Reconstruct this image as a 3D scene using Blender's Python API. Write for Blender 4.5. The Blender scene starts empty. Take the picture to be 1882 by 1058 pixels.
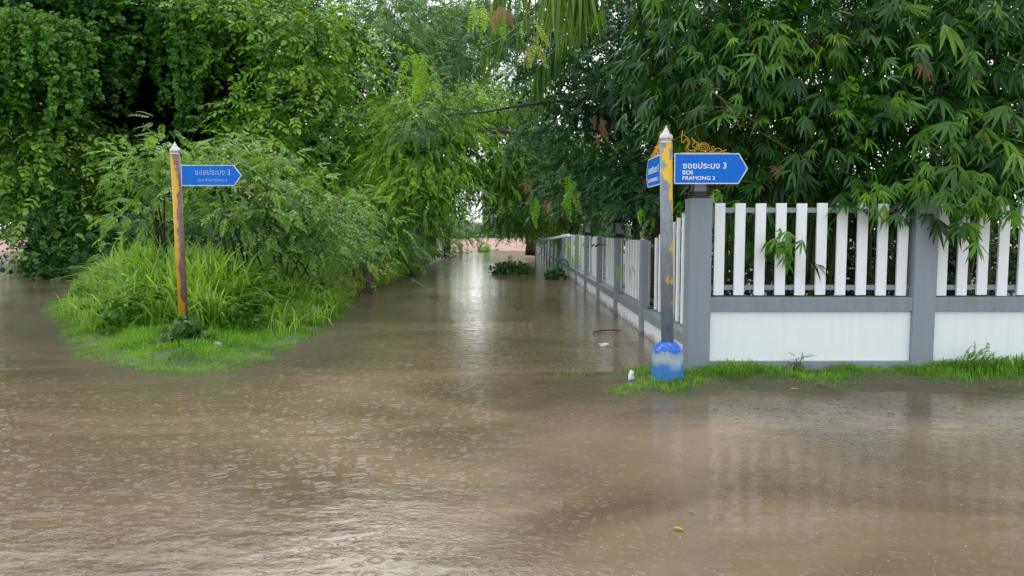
import bpy, bmesh, math, random
import numpy as np
from mathutils import Vector, Matrix, noise as mnoise

C = bpy.context.scene.collection
SC = bpy.context.scene
PI = math.pi

# ------------------------------------------------------------------ camera
FPX = 1400.0                       # focal length in pixels of the 1882 px wide photograph
PITCH = math.atan(108.0 / FPX)
YAW = math.atan(9.0 / FPX)
CAM = Vector((0.0, 0.0, 1.6))
cam_d = bpy.data.cameras.new('camera')
cam = bpy.data.objects.new('camera', cam_d)
C.objects.link(cam)
cam.location = CAM
cam.rotation_euler = (PI / 2 - PITCH, 0, -YAW)
cam_d.sensor_fit = 'HORIZONTAL'
cam_d.sensor_width = 36.0
cam_d.lens = 36.0 * FPX / 1882.0
cam_d.clip_start = 0.05
cam_d.clip_end = 3000
SC.camera = cam

# ------------------------------------------------------------------ sky, sun, exposure
SUN_EL, SUN_AZ = math.radians(42), math.radians(-9)
w = bpy.data.worlds.new('World')
SC.world = w
w.use_nodes = True
nt = w.node_tree
bg = nt.nodes['Background']
sky = nt.nodes.new('ShaderNodeTexSky')
sky.sky_type = 'NISHITA'
sky.sun_disc = False
sky.sun_elevation = SUN_EL
sky.sun_rotation = SUN_AZ
sky.air_density = 1.0
sky.dust_density = 2.0
sky.ozone_density = 1.0
hs = nt.nodes.new('ShaderNodeHueSaturation')
hs.inputs['Saturation'].default_value = 0.22
nt.links.new(sky.outputs[0], hs.inputs['Color'])
# cloud deck: the clear sky seen through an even white rain cloud
mixc = nt.nodes.new('ShaderNodeMix'); mixc.data_type = 'RGBA'
mixc.inputs[0].default_value = 0.72
mixc.inputs[7].default_value = (8.6, 8.9, 9.2, 1)
nt.links.new(hs.outputs[0], mixc.inputs[6])
nt.links.new(mixc.outputs[2], bg.inputs['Color'])
bg.inputs['Strength'].default_value = 0.15

sd = bpy.data.lights.new('sun', 'SUN')
sd.energy = 0.55
sd.angle = math.radians(38)
sd.color = (1.0, 0.98, 0.94)
sun = bpy.data.objects.new('sun', sd)
C.objects.link(sun)
# sky sun_rotation is measured from +Y towards +X
sv = Vector((math.sin(SUN_AZ) * math.cos(SUN_EL), math.cos(SUN_AZ) * math.cos(SUN_EL), math.sin(SUN_EL)))
sun.rotation_euler = sv.to_track_quat('Z', 'Y').to_euler()
sun.location = (0, 0, 30)

SC.view_settings.view_transform = 'Standard'
SC.view_settings.look = 'None'
SC.view_settings.exposure = 0.64
SC.view_settings.gamma = 1.0
SC.render.engine = 'CYCLES'
SC.cycles.max_bounces = 7
SC.cycles.diffuse_bounces = 4
SC.cycles.glossy_bounces = 3
SC.cycles.transmission_bounces = 4
SC.cycles.transparent_max_bounces = 8
SC.cycles.use_denoising = True
SC.cycles.sample_clamp_indirect = 6

# ------------------------------------------------------------------ photo pixel -> place
_R = cam.rotation_euler.to_matrix()

def ray(px, py):
    return _R @ Vector(((px - 941.0) / FPX, (529.0 - py) / FPX, -1.0))

def P(px, py, Y):
    d = ray(px, py)
    return CAM + d * (Y / d.y)

def G(px, py, z=0.0):
    d = ray(px, py)
    return CAM + d * ((z - CAM.z) / d.z)

def Xp(px, Y): return (px-932)/1400*Y

def sstep(a, b, x):
    t = np.clip((x - a) / (b - a), 0, 1)
    return t * t * (3 - 2 * t)

# ------------------------------------------------------------------ object helpers
def tag(o, label=None, cat=None, group=None, kind=None):
    if label: o['label'] = label
    if cat: o['category'] = cat
    if group: o['group'] = group
    if kind: o['kind'] = kind
    return o

def empty(name, loc, label, cat, group=None, rz=0):
    o = bpy.data.objects.new(name, None)
    C.objects.link(o)
    o.empty_display_size = 0.2
    o.location = loc
    o.rotation_euler = (0, 0, rz)
    bpy.context.view_layer.update()
    return tag(o, label, cat, group)

def link_mesh(name, me, mat=None, parent=None, world=True):
    """mesh given in world coordinates; re-based to its parent"""
    o = bpy.data.objects.new(name, me)
    C.objects.link(o)
    if mat is not None and not me.materials:
        me.materials.append(mat)
    if parent is not None:
        o.parent = parent
        if world:
            q = parent
            M = Matrix.Identity(4)
            while q is not None:
                M = q.matrix_basis @ M
                q = q.parent
            o.matrix_basis = M.inverted()
    return o

def copy_tree(o, parent=None):
    c = o.copy(); C.objects.link(c)
    if parent is not None: c.parent = parent
    for ch in [q for q in bpy.data.objects if q.parent == o]:
        copy_tree(ch, c)
    return c

def smooth_pts(pts, k=4):
    o = []
    n_ = len(pts)
    for i in range(n_-1):
        p0, p1, p2, p3 = (Vector(pts[max(0, min(n_-1, i+d_))]) for d_ in (-1, 0, 1, 2))
        for q in range(k):
            t = q/k
            o.append(.5*((2*p1)+(p2-p0)*t+(2*p0-5*p1+4*p2-p3)*t*t+(3*p1-p0-3*p2+p3)*t**3))
    o.append(Vector(pts[-1])); return o

class MB:
    """collects boxes / prisms / tubes / lathes and links them as one mesh"""
    def __init__(s): s.v = []; s.f = []; s.sm = []
    def box(s, x0, x1, y0, y1, z0, z1):
        b = len(s.v)
        s.v += [(x0,y0,z0),(x1,y0,z0),(x1,y1,z0),(x0,y1,z0),(x0,y0,z1),(x1,y0,z1),(x1,y1,z1),(x0,y1,z1)]
        for f in ((0,3,2,1),(4,5,6,7),(0,1,5,4),(1,2,6,5),(2,3,7,6),(3,0,4,7)):
            s.f.append(tuple(b+i for i in f)); s.sm.append(False)
        return s
    def hexa(s, pts):
        b = len(s.v); s.v += [tuple(p) for p in pts]
        for f in ((0,3,2,1),(4,5,6,7),(0,1,5,4),(1,2,6,5),(2,3,7,6),(3,0,4,7)):
            s.f.append(tuple(b+i for i in f)); s.sm.append(False)
        return s
    def prism(s, outline, d):
        """outline: list of Vectors, extruded by vector d"""
        b = len(s.v); n = len(outline)
        s.v += [tuple(p) for p in outline] + [tuple(Vector(p)+Vector(d)) for p in outline]
        s.f.append(tuple(b+i for i in range(n))[::-1]); s.sm.append(False)
        s.f.append(tuple(b+n+i for i in range(n))); s.sm.append(False)
        for i in range(n):
            j = (i+1) % n
            s.f.append((b+i, b+j, b+n+j, b+n+i)); s.sm.append(False)
        return s
    def tube(s, pts, rad, n=8, caps=True):
        pts = [Vector(p) for p in pts]
        if not hasattr(rad, '__len__'): rad = [rad]*len(pts)
        b = len(s.v)
        t0 = (pts[1]-pts[0]).normalized()
        u = t0.orthogonal().normalized()
        for i, p in enumerate(pts):
            t = (pts[min(i+1, len(pts)-1)] - pts[max(i-1, 0)]).normalized()
            u = (u - t*u.dot(t))
            u = u.normalized() if u.length > 1e-6 else t.orthogonal().normalized()
            w_ = t.cross(u)
            for k in range(n):
                a = 2*PI*k/n
                s.v.append(tuple(p + (u*math.cos(a) + w_*math.sin(a))*rad[i]))
        for i in range(len(pts)-1):
            for k in range(n):
                k2 = (k+1) % n
                s.f.append((b+i*n+k, b+i*n+k2, b+(i+1)*n+k2, b+(i+1)*n+k)); s.sm.append(True)
        if caps:
            s.f.append(tuple(b+k for k in range(n))[::-1]); s.sm.append(False)
            e = b+(len(pts)-1)*n
            s.f.append(tuple(e+k for k in range(n))); s.sm.append(False)
        return s
    def lathe(s, c, prof, n=20, smooth=True):
        b = len(s.v); c = Vector(c)
        for r, z in prof:
            for k in range(n):
                a = 2*PI*k/n
                s.v.append((c.x+r*math.cos(a), c.y+r*math.sin(a), c.z+z))
        for i in range(len(prof)-1):
            for k in range(n):
                k2 = (k+1) % n
                s.f.append((b+i*n+k, b+i*n+k2, b+(i+1)*n+k2, b+(i+1)*n+k)); s.sm.append(smooth)
        s.f.append(tuple(b+k for k in range(n))[::-1]); s.sm.append(False)
        e = b+(len(prof)-1)*n
        s.f.append(tuple(e+k for k in range(n))); s.sm.append(False)
        return s
    def build(s, name, mat, parent=None, bevel=0.0, world=True):
        me = bpy.data.meshes.new(name)
        me.from_pydata(s.v, [], s.f)
        me.polygons.foreach_set('use_smooth', s.sm)
        if bevel > 0:
            bm = bmesh.new(); bm.from_mesh(me)
            ed = [e for e in bm.edges if len(e.link_faces) == 2 and e.calc_face_angle(0) > 0.6]
            bmesh.ops.bevel(bm, geom=ed, offset=bevel, segments=2, affect='EDGES', profile=0.6)
            bm.to_mesh(me); bm.free()
        me.update()
        return link_mesh(name, me, mat, parent, world)

# ------------------------------------------------------------------ materials
def mat(name):
    m = bpy.data.materials.new(name); m.use_nodes = True
    n = m.node_tree
    for q in list(n.nodes): n.nodes.remove(q)
    out = n.nodes.new('ShaderNodeOutputMaterial')
    return m, n, out

def N(n, t, **kw):
    q = n.nodes.new(t)
    for k, v in kw.items():
        if k in q.inputs.keys(): q.inputs[k].default_value = v
        else: setattr(q, k, v)
    return q

def ramp(n, stops, interp='LINEAR'):
    r = n.nodes.new('ShaderNodeValToRGB')
    r.color_ramp.interpolation = interp
    while len(r.color_ramp.elements) < len(stops): r.color_ramp.elements.new(0.5)
    for e, (p, c) in zip(r.color_ramp.elements, stops):
        e.position = p; e.color = (*c, 1) if len(c) == 3 else c
    return r

def leaf_mat(name, cols, rough=0.45, trans=0.3, spec=0.32):
    m, n, out = mat(name)
    a = N(n, 'ShaderNodeAttribute', attribute_name='tint')
    r = ramp(n, [(i/(len(cols)-1), c) for i, c in enumerate(cols)])
    n.links.new(a.outputs['Fac'], r.inputs[0])
    p = N(n, 'ShaderNodeBsdfPrincipled', Roughness=rough)
    p.inputs['Specular IOR Level'].default_value = spec
    n.links.new(r.outputs[0], p.inputs['Base Color'])
    tr = N(n, 'ShaderNodeBsdfTranslucent')
    hsn = N(n, 'ShaderNodeHueSaturation', Hue=0.485, Saturation=1.1, Value=1.5)
    n.links.new(r.outputs[0], hsn.inputs['Color'])
    n.links.new(hsn.outputs[0], tr.inputs['Color'])
    mx = N(n, 'ShaderNodeMixShader'); mx.inputs[0].default_value = trans
    n.links.new(p.outputs[0], mx.inputs[1]); n.links.new(tr.outputs[0], mx.inputs[2])
    n.links.new(mx.outputs[0], out.inputs[0])
    return m

def noise_mat(name, stops, scale=8, rough=0.7, bump=0.0, bscale=40, stretch=(1,1,1), detail=6, spec=0.4, metal=0.0):
    m, n, out = mat(name)
    tc = N(n, 'ShaderNodeNewGeometry')
    mp = N(n, 'ShaderNodeMapping'); mp.inputs['Scale'].default_value = stretch
    n.links.new(tc.outputs['Position'], mp.inputs[0])
    nz = N(n, 'ShaderNodeTexNoise', Scale=scale, Detail=detail, Roughness=0.6)
    n.links.new(mp.outputs[0], nz.inputs['Vector'])
    r = ramp(n, stops)
    n.links.new(nz.outputs['Fac'], r.inputs[0])
    p = N(n, 'ShaderNodeBsdfPrincipled', Roughness=rough, Metallic=metal)
    p.inputs['Specular IOR Level'].default_value = spec
    n.links.new(r.outputs[0], p.inputs['Base Color'])
    if bump:
        b = N(n, 'ShaderNodeTexNoise', Scale=bscale, Detail=5)
        n.links.new(tc.outputs['Position'], b.inputs['Vector'])
        bn = N(n, 'ShaderNodeBump', Strength=bump, Distance=0.02)
        n.links.new(b.outputs['Fac'], bn.inputs['Height'])
        n.links.new(bn.outputs[0], p.inputs['Normal'])
    n.links.new(p.outputs[0], out.inputs[0])
    return m

M = {}
# painted fence: base colour, rain streak dirt, mud splash near the ground
def paint_mat(name, base, dirt, streak=0.35, mud_top=0.3):
    m, n, out = mat(name)
    g = N(n, 'ShaderNodeNewGeometry')
    mp = N(n, 'ShaderNodeMapping'); mp.inputs['Scale'].default_value = (9, 9, 0.9)
    n.links.new(g.outputs['Position'], mp.inputs[0])
    nz = N(n, 'ShaderNodeTexNoise', Scale=2.2, Detail=8, Roughness=0.65)
    n.links.new(mp.outputs[0], nz.inputs['Vector'])
    r = ramp(n, [(0.45, (0,0,0)), (0.8, (1,1,1))])
    n.links.new(nz.outputs['Fac'], r.inputs[0])
    ms = N(n, 'ShaderNodeMath', operation='MULTIPLY'); ms.inputs[1].default_value = streak
    n.links.new(r.outputs[0], ms.inputs[0])
    mx = N(n, 'ShaderNodeMix', data_type='RGBA')
    n.links.new(ms.outputs[0], mx.inputs[0])
    mx.inputs[6].default_value = (*base, 1); mx.inputs[7].default_value = (*dirt, 1)
    # mud line
    sx = N(n, 'ShaderNodeSeparateXYZ'); n.links.new(g.outputs['Position'], sx.inputs[0])
    nz2 = N(n, 'ShaderNodeTexNoise', Scale=7, Detail=7)
    n.links.new(g.outputs['Position'], nz2.inputs['Vector'])
    ad = N(n, 'ShaderNodeMath', operation='MULTIPLY_ADD')
    n.links.new(nz2.outputs['Fac'], ad.inputs[0]); ad.inputs[1].default_value = -0.35
    n.links.new(sx.outputs['Z'], ad.inputs[2])
    mr = N(n, 'ShaderNodeMapRange')
    mr.inputs['From Min'].default_value = mud_top*0.2 - 0.17; mr.inputs['From Max'].default_value = -0.19
    mr.inputs['To Min'].default_value = 0; mr.inputs['To Max'].default_value = 0.75
    n.links.new(ad.outputs[0], mr.inputs[0])
    mx2 = N(n, 'ShaderNodeMix', data_type='RGBA')
    n.links.new(mr.outputs[0], mx2.inputs[0]); n.links.new(mx.outputs[2], mx2.inputs[6])
    mx2.inputs[7].default_value = (0.12, 0.095, 0.06, 1)
    p = N(n, 'ShaderNodeBsdfPrincipled', Roughness=0.48)
    n.links.new(mx2.outputs[2], p.inputs['Base Color'])
    b = N(n, 'ShaderNodeTexNoise', Scale=60, Detail=4)
    n.links.new(g.outputs['Position'], b.inputs['Vector'])
    bn = N(n, 'ShaderNodeBump', Strength=0.12, Distance=0.01)
    n.links.new(b.outputs['Fac'], bn.inputs['Height']); n.links.new(bn.outputs[0], p.inputs['Normal'])
    n.links.new(p.outputs[0], out.inputs[0])
    return m
M['grey_paint'] = paint_mat('grey_paint', (0.225, 0.26, 0.295), (0.16, 0.185, 0.205), 0.3, 0.15)
M['coping'] = paint_mat('coping_paint', (0.215, 0.25, 0.28), (0.10, 0.105, 0.10), 0.45, 0.15)
M['white_paint'] = paint_mat('white_paint', (0.76, 0.80, 0.82), (0.52, 0.56, 0.52), 0.22, 0.45)
M['picket'] = paint_mat('picket_paint', (0.78, 0.81, 0.83), (0.6, 0.62, 0.60), 0.25, 0.0)

M['bark'] = noise_mat('bark', [(0.3, (0.018,0.013,0.009)), (0.7, (0.075,0.055,0.038))], 6, 0.8, 0.6, 30, (1,1,0.3))
M['culm'] = noise_mat('culm', [(0.3, (0.05,0.075,0.02)), (0.7, (0.13,0.14,0.05))], 5, 0.5)
M['palm_bark'] = noise_mat('palm_bark', [(0.3, (0.05,0.035,0.022)), (0.7, (0.16,0.11,0.07))], 7, 0.9, 0.6, 20, (1,1,4))

M['leaf_vine'] = leaf_mat('leaf_vine', [(0.012,0.05,0.008), (0.045,0.15,0.018), (0.11,0.28,0.03)])
M['leaf_rain'] = leaf_mat('leaf_rain', [(0.018,0.07,0.010), (0.08,0.22,0.024), (0.22,0.40,0.055)])
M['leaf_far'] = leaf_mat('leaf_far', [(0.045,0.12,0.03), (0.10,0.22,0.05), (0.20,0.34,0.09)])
M['leaf_feather'] = leaf_mat('leaf_feather', [(0.032,0.105,0.010), (0.11,0.26,0.018), (0.22,0.41,0.035)])
M['leaf_shrub'] = leaf_mat('leaf_shrub', [(0.045,0.13,0.022), (0.12,0.27,0.042), (0.25,0.42,0.08)])
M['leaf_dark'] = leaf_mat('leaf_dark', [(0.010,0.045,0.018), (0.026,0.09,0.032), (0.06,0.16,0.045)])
M['leaf_bamboo'] = leaf_mat('leaf_bamboo', [(0.010,0.048,0.006), (0.032,0.13,0.012), (0.085,0.24,0.022), (0.19,0.32,0.04)], 0.36)
M['leaf_young'] = leaf_mat('leaf_young', [(0.09,0.27,0.015), (0.17,0.38,0.02), (0.32,0.42,0.05)])
M['leaf_brown'] = leaf_mat('leaf_brown', [(0.16,0.08,0.035), (0.27,0.14,0.07), (0.32,0.25,0.08)], 0.6, 0.2)
M['leaf_palm'] = leaf_mat('leaf_palm', [(0.025,0.09,0.008), (0.08,0.18,0.015), (0.19,0.27,0.05)], 0.35)
M['leaf_bush'] = leaf_mat('leaf_bush', [(0.015,0.06,0.014), (0.04,0.125,0.03), (0.09,0.21,0.05)], 0.4)
M['grass_tall'] = leaf_mat('grass_tall', [(0.055,0.16,0.015), (0.14,0.32,0.03), (0.26,0.46,0.07), (0.34,0.42,0.12)], 0.4, 0.35)
M['grass_short'] = leaf_mat('grass_short', [(0.05,0.15,0.015), (0.12,0.31,0.025), (0.2,0.42,0.04)], 0.5, 0.35)
M['grass_dry'] = leaf_mat('grass_dry', [(0.14,0.16,0.03), (0.28,0.26,0.07), (0.40,0.33,0.14)], 0.5, 0.3)
M['flower'] = leaf_mat('flower', [(0.5,0.22,0.22), (0.65,0.38,0.36), (0.7,0.6,0.45)], 0.7, 0.3)

# ------------------------------------------------------------------ leaf clusters (numpy instancing into one mesh)
rng = np.random.default_rng(7)

def unit(a):
    return a / np.maximum(np.linalg.norm(a, axis=-1, keepdims=True), 1e-9)

class Foliage:
    def __init__(s): s.V = []; s.L = []; s.T = []; s.tint = []; s.nv = 0
    def place(s, proto, pos, xdir, scale, tint, roll=None, up=(0,0,1)):
        V, F = proto
        V = np.asarray(V, float); n = len(pos)
        if n == 0: return
        x = unit(np.asarray(xdir, float))
        upv = np.broadcast_to(np.array(up, float), x.shape) + rng.normal(0, 0.05, x.shape)
        y = unit(np.cross(upv, x)); z = np.cross(x, y)
        if roll is not None:
            c, si = np.cos(roll)[:, None], np.sin(roll)[:, None]
            y, z = y*c + z*si, z*c - y*si
        sc = np.asarray(scale, float).reshape(-1, 1, 1) * np.ones((n, 1, 1))
        W = pos[:, None, :] + sc*(V[None, :, 0:1]*x[:, None, :] + V[None, :, 1:2]*y[:, None, :] + V[None, :, 2:3]*z[:, None, :])
        s.V.append(W.reshape(-1, 3).astype(np.float32))
        tot = np.array([len(f) for f in F], np.int32)
        li = np.concatenate([np.array(f, np.int32) for f in F])
        off = (s.nv + np.arange(n, dtype=np.int64)*len(V))[:, None]
        s.L.append((li[None, :] + off).reshape(-1).astype(np.int32))
        s.T.append(np.tile(tot, n))
        s.tint.append(np.repeat(np.clip(tint, 0, 1), len(V)).astype(np.float32))
        s.nv += n*len(V)
    def build(s, name, m, parent=None):
        V = np.concatenate(s.V); L = np.concatenate(s.L); T = np.concatenate(s.T)
        me = bpy.data.meshes.new(name)
        me.vertices.add(len(V)); me.vertices.foreach_set('co', V.ravel())
        me.loops.add(len(L)); me.loops.foreach_set('vertex_index', L)
        me.polygons.add(len(T))
        st = np.concatenate([[0], np.cumsum(T)[:-1]]).astype(np.int32)
        me.polygons.foreach_set('loop_start', st); me.polygons.foreach_set('loop_total', T)
        a = me.attributes.new('tint', 'FLOAT', 'POINT')
        a.data.foreach_set('value', np.concatenate(s.tint))
        me.update(calc_edges=True)
        return link_mesh(name, me, m, parent)

def leaf_shape(base, d, length, width, normal=(0,0,1), fold=0.12, droop=0.15, wide=0.5):
    """hexagon leaf, two panes folded along the midrib; returns verts, faces"""
    d = Vector(d).normalized(); nrm = Vector(normal)
    s_ = nrm.cross(d).normalized(); nn = d.cross(s_)
    b = Vector(base)
    def pt(t, w_, side):
        return b + d*(length*t) + s_*(side*w_) + nn*(abs(side)*w_*fold - droop*length*t*t)
    v = [pt(0, 0, 0), pt(wide, 0, 0), pt(1, 0, 0), pt(wide*0.55, width*0.42, 1), pt(wide*1.25, width*0.45, 1),
         pt(wide*0.55, width*0.42, -1), pt(wide*1.25, width*0.45, -1)]
    f = [(0, 1, 3), (1, 4, 3), (1, 2, 4), (0, 5, 1), (1, 5, 6), (1, 6, 2)]
    return v, f

def quad_leaf(base, d, length, width, normal=(0,0,1), droop=0.15, wide=0.5):
    d = Vector(d).normalized(); s_ = Vector(normal).cross(d).normalized(); nn = d.cross(s_); b = Vector(base)
    v = [b, b + d*(length*wide) - s_*(width/2) - nn*(droop*length*wide*wide), b + d*length - nn*(droop*length),
         b + d*(length*wide) + s_*(width/2) - nn*(droop*length*wide*wide)]
    return v, [(0, 1, 2, 3)]

def merge(parts):
    V = []; F = []
    for v, f in parts:
        o = len(V); V += [tuple(p) for p in v]; F += [tuple(o+i for i in q) for q in f]
    return V, F

def rachis(t, droop): return Vector((t, 0, -droop*t*t))

def pinnate(pairs, ll, lw, droop=0.35, ang=60, hexa=False, seed=0, tip=True, hang=0.25, start=0.18, r=0.006, taper=0.5):
    rr = random.Random(seed); ps = []
    n = 5
    pts = [rachis(i/n*0.98, droop) for i in range(n+1)]
    for a, b in zip(pts[:-1], pts[1:]):
        ps.append(([a+Vector((0,-r,0)), b+Vector((0,-r,0)), b+Vector((0,r,0)), a+Vector((0,r,0))], [(0,1,2,3)]))
    for i in range(pairs):
        t = start + (1-start)*i/max(pairs-1, 1)*0.97
        b = rachis(t, droop)
        k = (1 - taper*abs(t-0.45)*1.6)
        for sgn in (-1, 1):
            a = math.radians(ang + rr.uniform(-12, 12) - 15*t)
            d = Vector((math.cos(a), sgn*math.sin(a), -hang - rr.uniform(-.12, .22)))
            fn = leaf_shape if hexa else quad_leaf
            ps.append(fn(b, d, ll*k*rr.uniform(.85, 1.1), lw*k, (rr.uniform(-.25,.25), rr.uniform(-.25,.25), 1), droop=0.2))
    if tip:
        fn = leaf_shape if hexa else quad_leaf
        ps.append(fn(rachis(0.97, droop), (1, 0, -2*droop), ll, lw))
    return merge(ps)

def whorl(nl, ll, lw, seed=0, droop=0.3, spread=1.0):
    """obovate leaflets around a twig end"""
    rr = random.Random(seed); ps = []
    ps.append(([(0,-.008,0), (.6,-.006,-.03), (.6,.006,-.03), (0,.008,0)], [(0,1,2,3)]))
    for i in range(nl):
        t = 0.15 + 0.45*i/nl
        a = i*2.4 + rr.uniform(-.3,.3)
        d = Vector((0.55, math.cos(a)*spread, math.sin(a)*spread*0.6 - 0.15))
        ps.append(leaf_shape((t,0,-.03*t), d, ll*rr.uniform(.8,1.15), lw*rr.uniform(.85,1.15), (rr.uniform(-.3,.3), rr.uniform(-.3,.3), 1), droop=droop, wide=0.62))
    return merge(ps)

def bamboo_fan(nl, seed, spread=55):
    rr = random.Random(seed); ps = []
    ps.append(([(0,-.006,0), (.25,-.005,-.01), (.25,.005,-.01), (0,.006,0)], [(0,1,2,3)]))
    for i in range(nl):
        a = math.radians((i/(nl-1)-0.5)*2*spread + rr.uniform(-7, 7))
        t = 0.25 - 0.14*abs(i/(nl-1)-0.5)*2
        L = rr.uniform(.62, 1.0)*(1 - 0.25*abs(i/(nl-1)-0.5)*2); W = rr.uniform(.085, .125)
        d = Vector((math.cos(a), math.sin(a), rr.uniform(-.25, .1)))
        s_ = Vector((0,0,1)).cross(d).normalized(); s_ = (s_ + Vector((0,0,rr.uniform(-.5,.5)))).normalized()
        b = Vector((t, 0, 0)); dr = rr.uniform(.2, .55)
        V = []; F = []
        prof = [(0, .12), (.18, .8), (.45, 1.0), (.75, .6), (1.0, 0.0)]
        for q, ww in prof:
            c = b + d*(L*q) + Vector((0, 0, -dr*L*q*q))
            if ww > 0:
                V += [c - s_*(W*ww/2) , c + Vector((0,0,-W*0.12*ww)), c + s_*(W*ww/2)]
            else: V += [c]
        for k in range(3):
            o = 3*k
            F += [(o, o+3, o+4, o+1), (o+1, o+4, o+5, o+2)]
        F += [(9, 12, 10), (10, 12, 11)]
        ps.append((V, F))
    return merge(ps)

def blade(seed, segs=4, arch=0.6, w_=0.03):
    rr = random.Random(seed); V = []; F = []
    for i in range(segs):
        t = i/segs
        ww = w_*(1 - 0.55*t)*(0.6 + 0.8*min(1, t*2))
        x = arch*t**2.0; z = t - 0.45*arch*t**2.6
        V += [(x, -ww/2, z), (x, ww/2, z)]
    V += [(arch*1.03, 0, 1 - 0.5*arch)]
    for i in range(segs-1):
        F.append((2*i, 2*i+1, 2*i+3, 2*i+2))
    F.append((2*segs-2, 2*segs-1, 2*segs))
    return V, F

def tuft(nb, seed, arch=(0.2, 0.9), w_=0.03, spread=0.12, hmin=0.5):
    rr = random.Random(seed); ps = []
    for k in range(nb):
        V, F = blade(k, 4, rr.uniform(*arch), w_*rr.uniform(.7, 1.3))
        h = rr.uniform(hmin, 1.0); a = rr.uniform(0, 2*PI); ca, sa = math.cos(a), math.sin(a)
        ox, oy = rr.gauss(0, spread), rr.gauss(0, spread)
        tw = rr.uniform(-.5, .5)
        ps.append(([(ox + h*(x*ca - (y+tw*x*0.4)*sa), oy + h*(x*sa + (y+tw*x*0.4)*ca), h*z) for x, y, z in V], F))
    return merge(ps)

PR = {
 'whorl': [whorl(8, .42, .22, s) for s in range(4)],
 'rain': [pinnate(4, .34, .19, .3, 62, True, s, hang=.2) for s in range(4)],
 'heart': [whorl(6, .42, .36, s, 0.25, .9) for s in range(3)],
 'feather': [pinnate(7, .30, .085, .45, 62, False, s, hang=.35) for s in range(5)],
 'weep': [pinnate(7, .32, .13, .55, 58, False, s, hang=.3) for s in range(5)],
 'lush': [pinnate(8, .34, .115, .3, 62, False, s, hang=.10) for s in range(5)],
 'frond': [pinnate(9, .24, .085, .30, 68, True, s, hang=.15, start=.12) for s in range(4)],
 'bamboo': [bamboo_fan(k, k*3+q, 18+k*3+q*9) for k in (4, 5, 6, 7) for q in (1, 2)],
 'tall': [tuft(13, s, (0.15, 1.25), 0.036, .15, .45) for s in range(8)],
 'short': [tuft(9, s, (0.1, 0.9), 0.055, .35, .35) for s in range(5)],
 'reed': [tuft(9, s, (0.4, 1.3), 0.034, .06) for s in range(3)],
}

def scatter(fo, kind, pos, out, size, tmean=0.5, tsd=0.22, rand=0.7, droop=0.25, roll=0.6):
    n = len(pos); protos = PR[kind]
    d = unit(out)*0.8 + rng.normal(0, rand, (n, 3))
    d[:, 2] -= droop
    idx = rng.integers(0, len(protos), n)
    sc = size*rng.uniform(.7, 1.25, n)
    tint = tmean + rng.normal(0, tsd, n)
    rl = rng.normal(0, roll, n)
    for k in range(len(protos)):
        m_ = idx == k
        fo.place(protos[k], pos[m_], d[m_], sc[m_], tint[m_] if np.ndim(tint) else tint, rl[m_])

def lobe_clusters(c, r, n, lo=0.55, up_bias=0.25, back=0.6):
    """n cluster centres in the shell of an ellipsoid"""
    o = []
    while len(o) < n:
        u = rng.normal(0, 1, (n*2, 3)); u = unit(u)
        keep = (rng.random(len(u)) < np.where(u[:, 1] > 0.35, back, 1.0)) & (rng.random(len(u)) < 0.75 + up_bias*u[:, 2])
        o += list(u[keep])
    u = np.array(o[:n])
    # lumpy outline
    ph = rng.uniform(0, 6.28, 3)
    lump = 1 + 0.16*np.sin(5*u[:, 0]+ph[0])*np.sin(4*u[:, 2]+ph[1]) + 0.10*np.sin(9*u[:, 0]+7*u[:, 2]+ph[2])
    rad = rng.uniform(lo, 1.0, n)**0.6*lump
    return np.array(c) + u*np.array(r)*rad[:, None], u

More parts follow.
